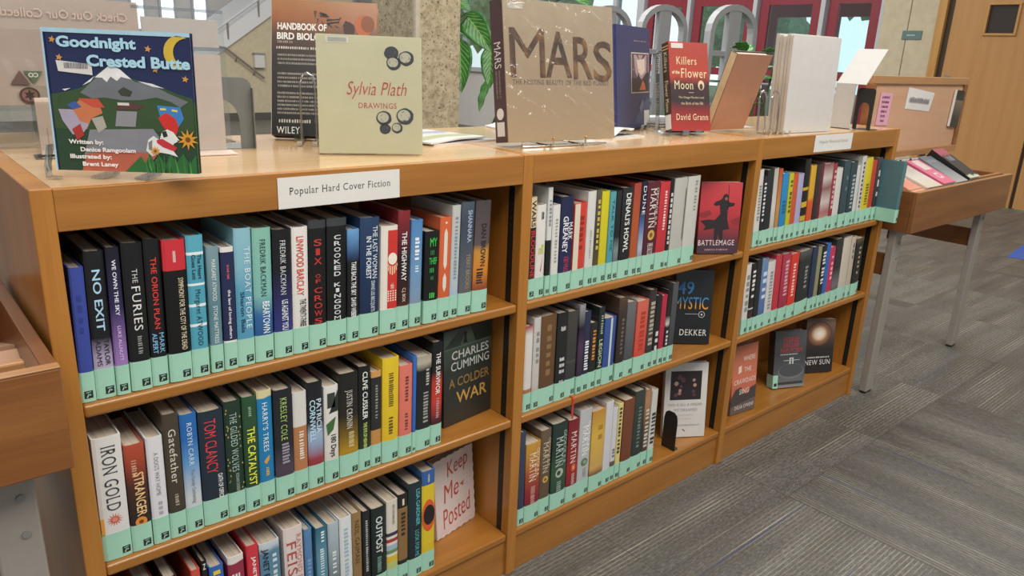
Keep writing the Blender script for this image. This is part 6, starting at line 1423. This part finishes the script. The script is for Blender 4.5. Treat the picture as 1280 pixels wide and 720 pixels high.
for k in range(26):
    an = rd.uniform(0, 2 * PI); z = rd.choice((1.05, 1.12, 1.2, 1.3, 1.32)) + rd.uniform(-.03, .03); r0 = rd.uniform(.0, .05); r1 = r0 + rd.uniform(.09, .15)
    leaf(o, (r0 * math.cos(an), r0 * math.sin(an), z), (r1 * math.cos(an), r1 * math.sin(an), z + rd.uniform(-.03, .05)), rd.uniform(.045, .07), .012, rd.uniform(-.4, .4), k)
# yellow flower head standing behind the booklets
o = empty('flower', (3.50, .78, 0), label='single yellow flower on a thin stem behind the white booklets', cat='flower')
MB().tube([(0, 0, .3), (0, 0, .9), (.0, 0, 1.37)], .006, STEM).build('stem', o)
bm = bmesh.new(); bmesh.ops.create_uvsphere(bm, u_segments=14, v_segments=8, radius=.018)
for v in bm.verts: v.co = Vector((v.co.x, v.co.y * .5, v.co.z + 1.385))
MB().bm(bm, plain('#8a6a2a', .8)).build('flower_centre', o)
m = MB()
for k in range(12):
    a = 2 * PI * k / 12; c0, s0 = math.cos(a - .22), math.sin(a - .22); c1, s1 = math.cos(a + .22), math.sin(a + .22); ca, sa = math.cos(a), math.sin(a)
    m.add([(.012 * ca, -.006, 1.385 + .012 * sa), (.034 * c0, -.004, 1.385 + .034 * s0), (.045 * ca, -.002, 1.385 + .045 * sa), (.034 * c1, -.004, 1.385 + .034 * s1), (.012 * ca, -.003, 1.385 + .012 * sa), (.034 * c0, -.001, 1.385 + .034 * s0), (.045 * ca, .001, 1.385 + .045 * sa), (.034 * c1, -.001, 1.385 + .034 * s1)],
          [(0, 1, 2, 3), (7, 6, 5, 4), (0, 4, 5, 1), (1, 5, 6, 2), (2, 6, 7, 3), (3, 7, 4, 0)], plain('#d9c02c', .6))
m.build('petals', o)
o = MB(); o.add([(-.13, -.13, 0), (.13, -.13, 0), (.13, .13, 0), (-.13, .13, 0), (-.12, -.12, .07), (.12, -.12, .07), (.12, .12, .07), (-.12, .12, .07)], [(3, 2, 1, 0), (4, 5, 6, 7), (0, 1, 5, 4), (1, 2, 6, 5), (2, 3, 7, 6), (3, 0, 4, 7)], POT)
o = empty('vase', (3.50, .78, 0), label='tall plain vase on the floor holding the yellow flower behind the bookcases', cat='vase')
m = MB(); n = 20; prof = [(.07, 0), (.09, .2), (.05, .42), (.045, .5), (.038, .5), (.04, .42), (.07, .2), (.05, .02)]
vs = [(a * math.cos(2 * PI * k / n), a * math.sin(2 * PI * k / n), z) for a, z in prof for k in range(n)]; fs = [tuple(range(n))[::-1], tuple(range((len(prof) - 1) * n, len(prof) * n))]
for i in range(len(prof) - 1):
    for k in range(n): fs.append((i * n + k, i * n + (k + 1) % n, (i + 1) * n + (k + 1) % n, (i + 1) * n + k))
m.add(vs, fs, POT); m.build('vase_body', o, smooth=True)
for ob in C.objects:
    if ob.name == 'vase_body': ob.name = 'body'

# blue floor marker and the restroom sign
o = empty('floor_marker', (6.45, .46, 0.0003), (0, 0, math.radians(4)), 'blue square marker stuck on the carpet at the far right', 'floor marker')
MB().prism([(-.35, .02), (.15, .04), (.6, .05), (.1, -.2), (-.32, -.14)], 0, .002, plain('#3f62b8', .6), 'xy').build('sheet', o)
o = empty('wall_sign', (WX - .0005, 2.39, 1.635), (0, 0, 0), 'small green-grey plaque on the concrete beside the wooden door', 'sign')
MB().bbox(-.008, 0, -.1, .1, -.045, .045, plain('#5f7a74', .5), .003).build('plaque', o)
v, f = dashes(9, 5); m = MB(); FLAT.add('small_lettering'); m.add([(-.0086, -a * .1, b * .012) for a, b in v], f, plain('#c9d3cf', .5)); m.build('small_lettering', o)
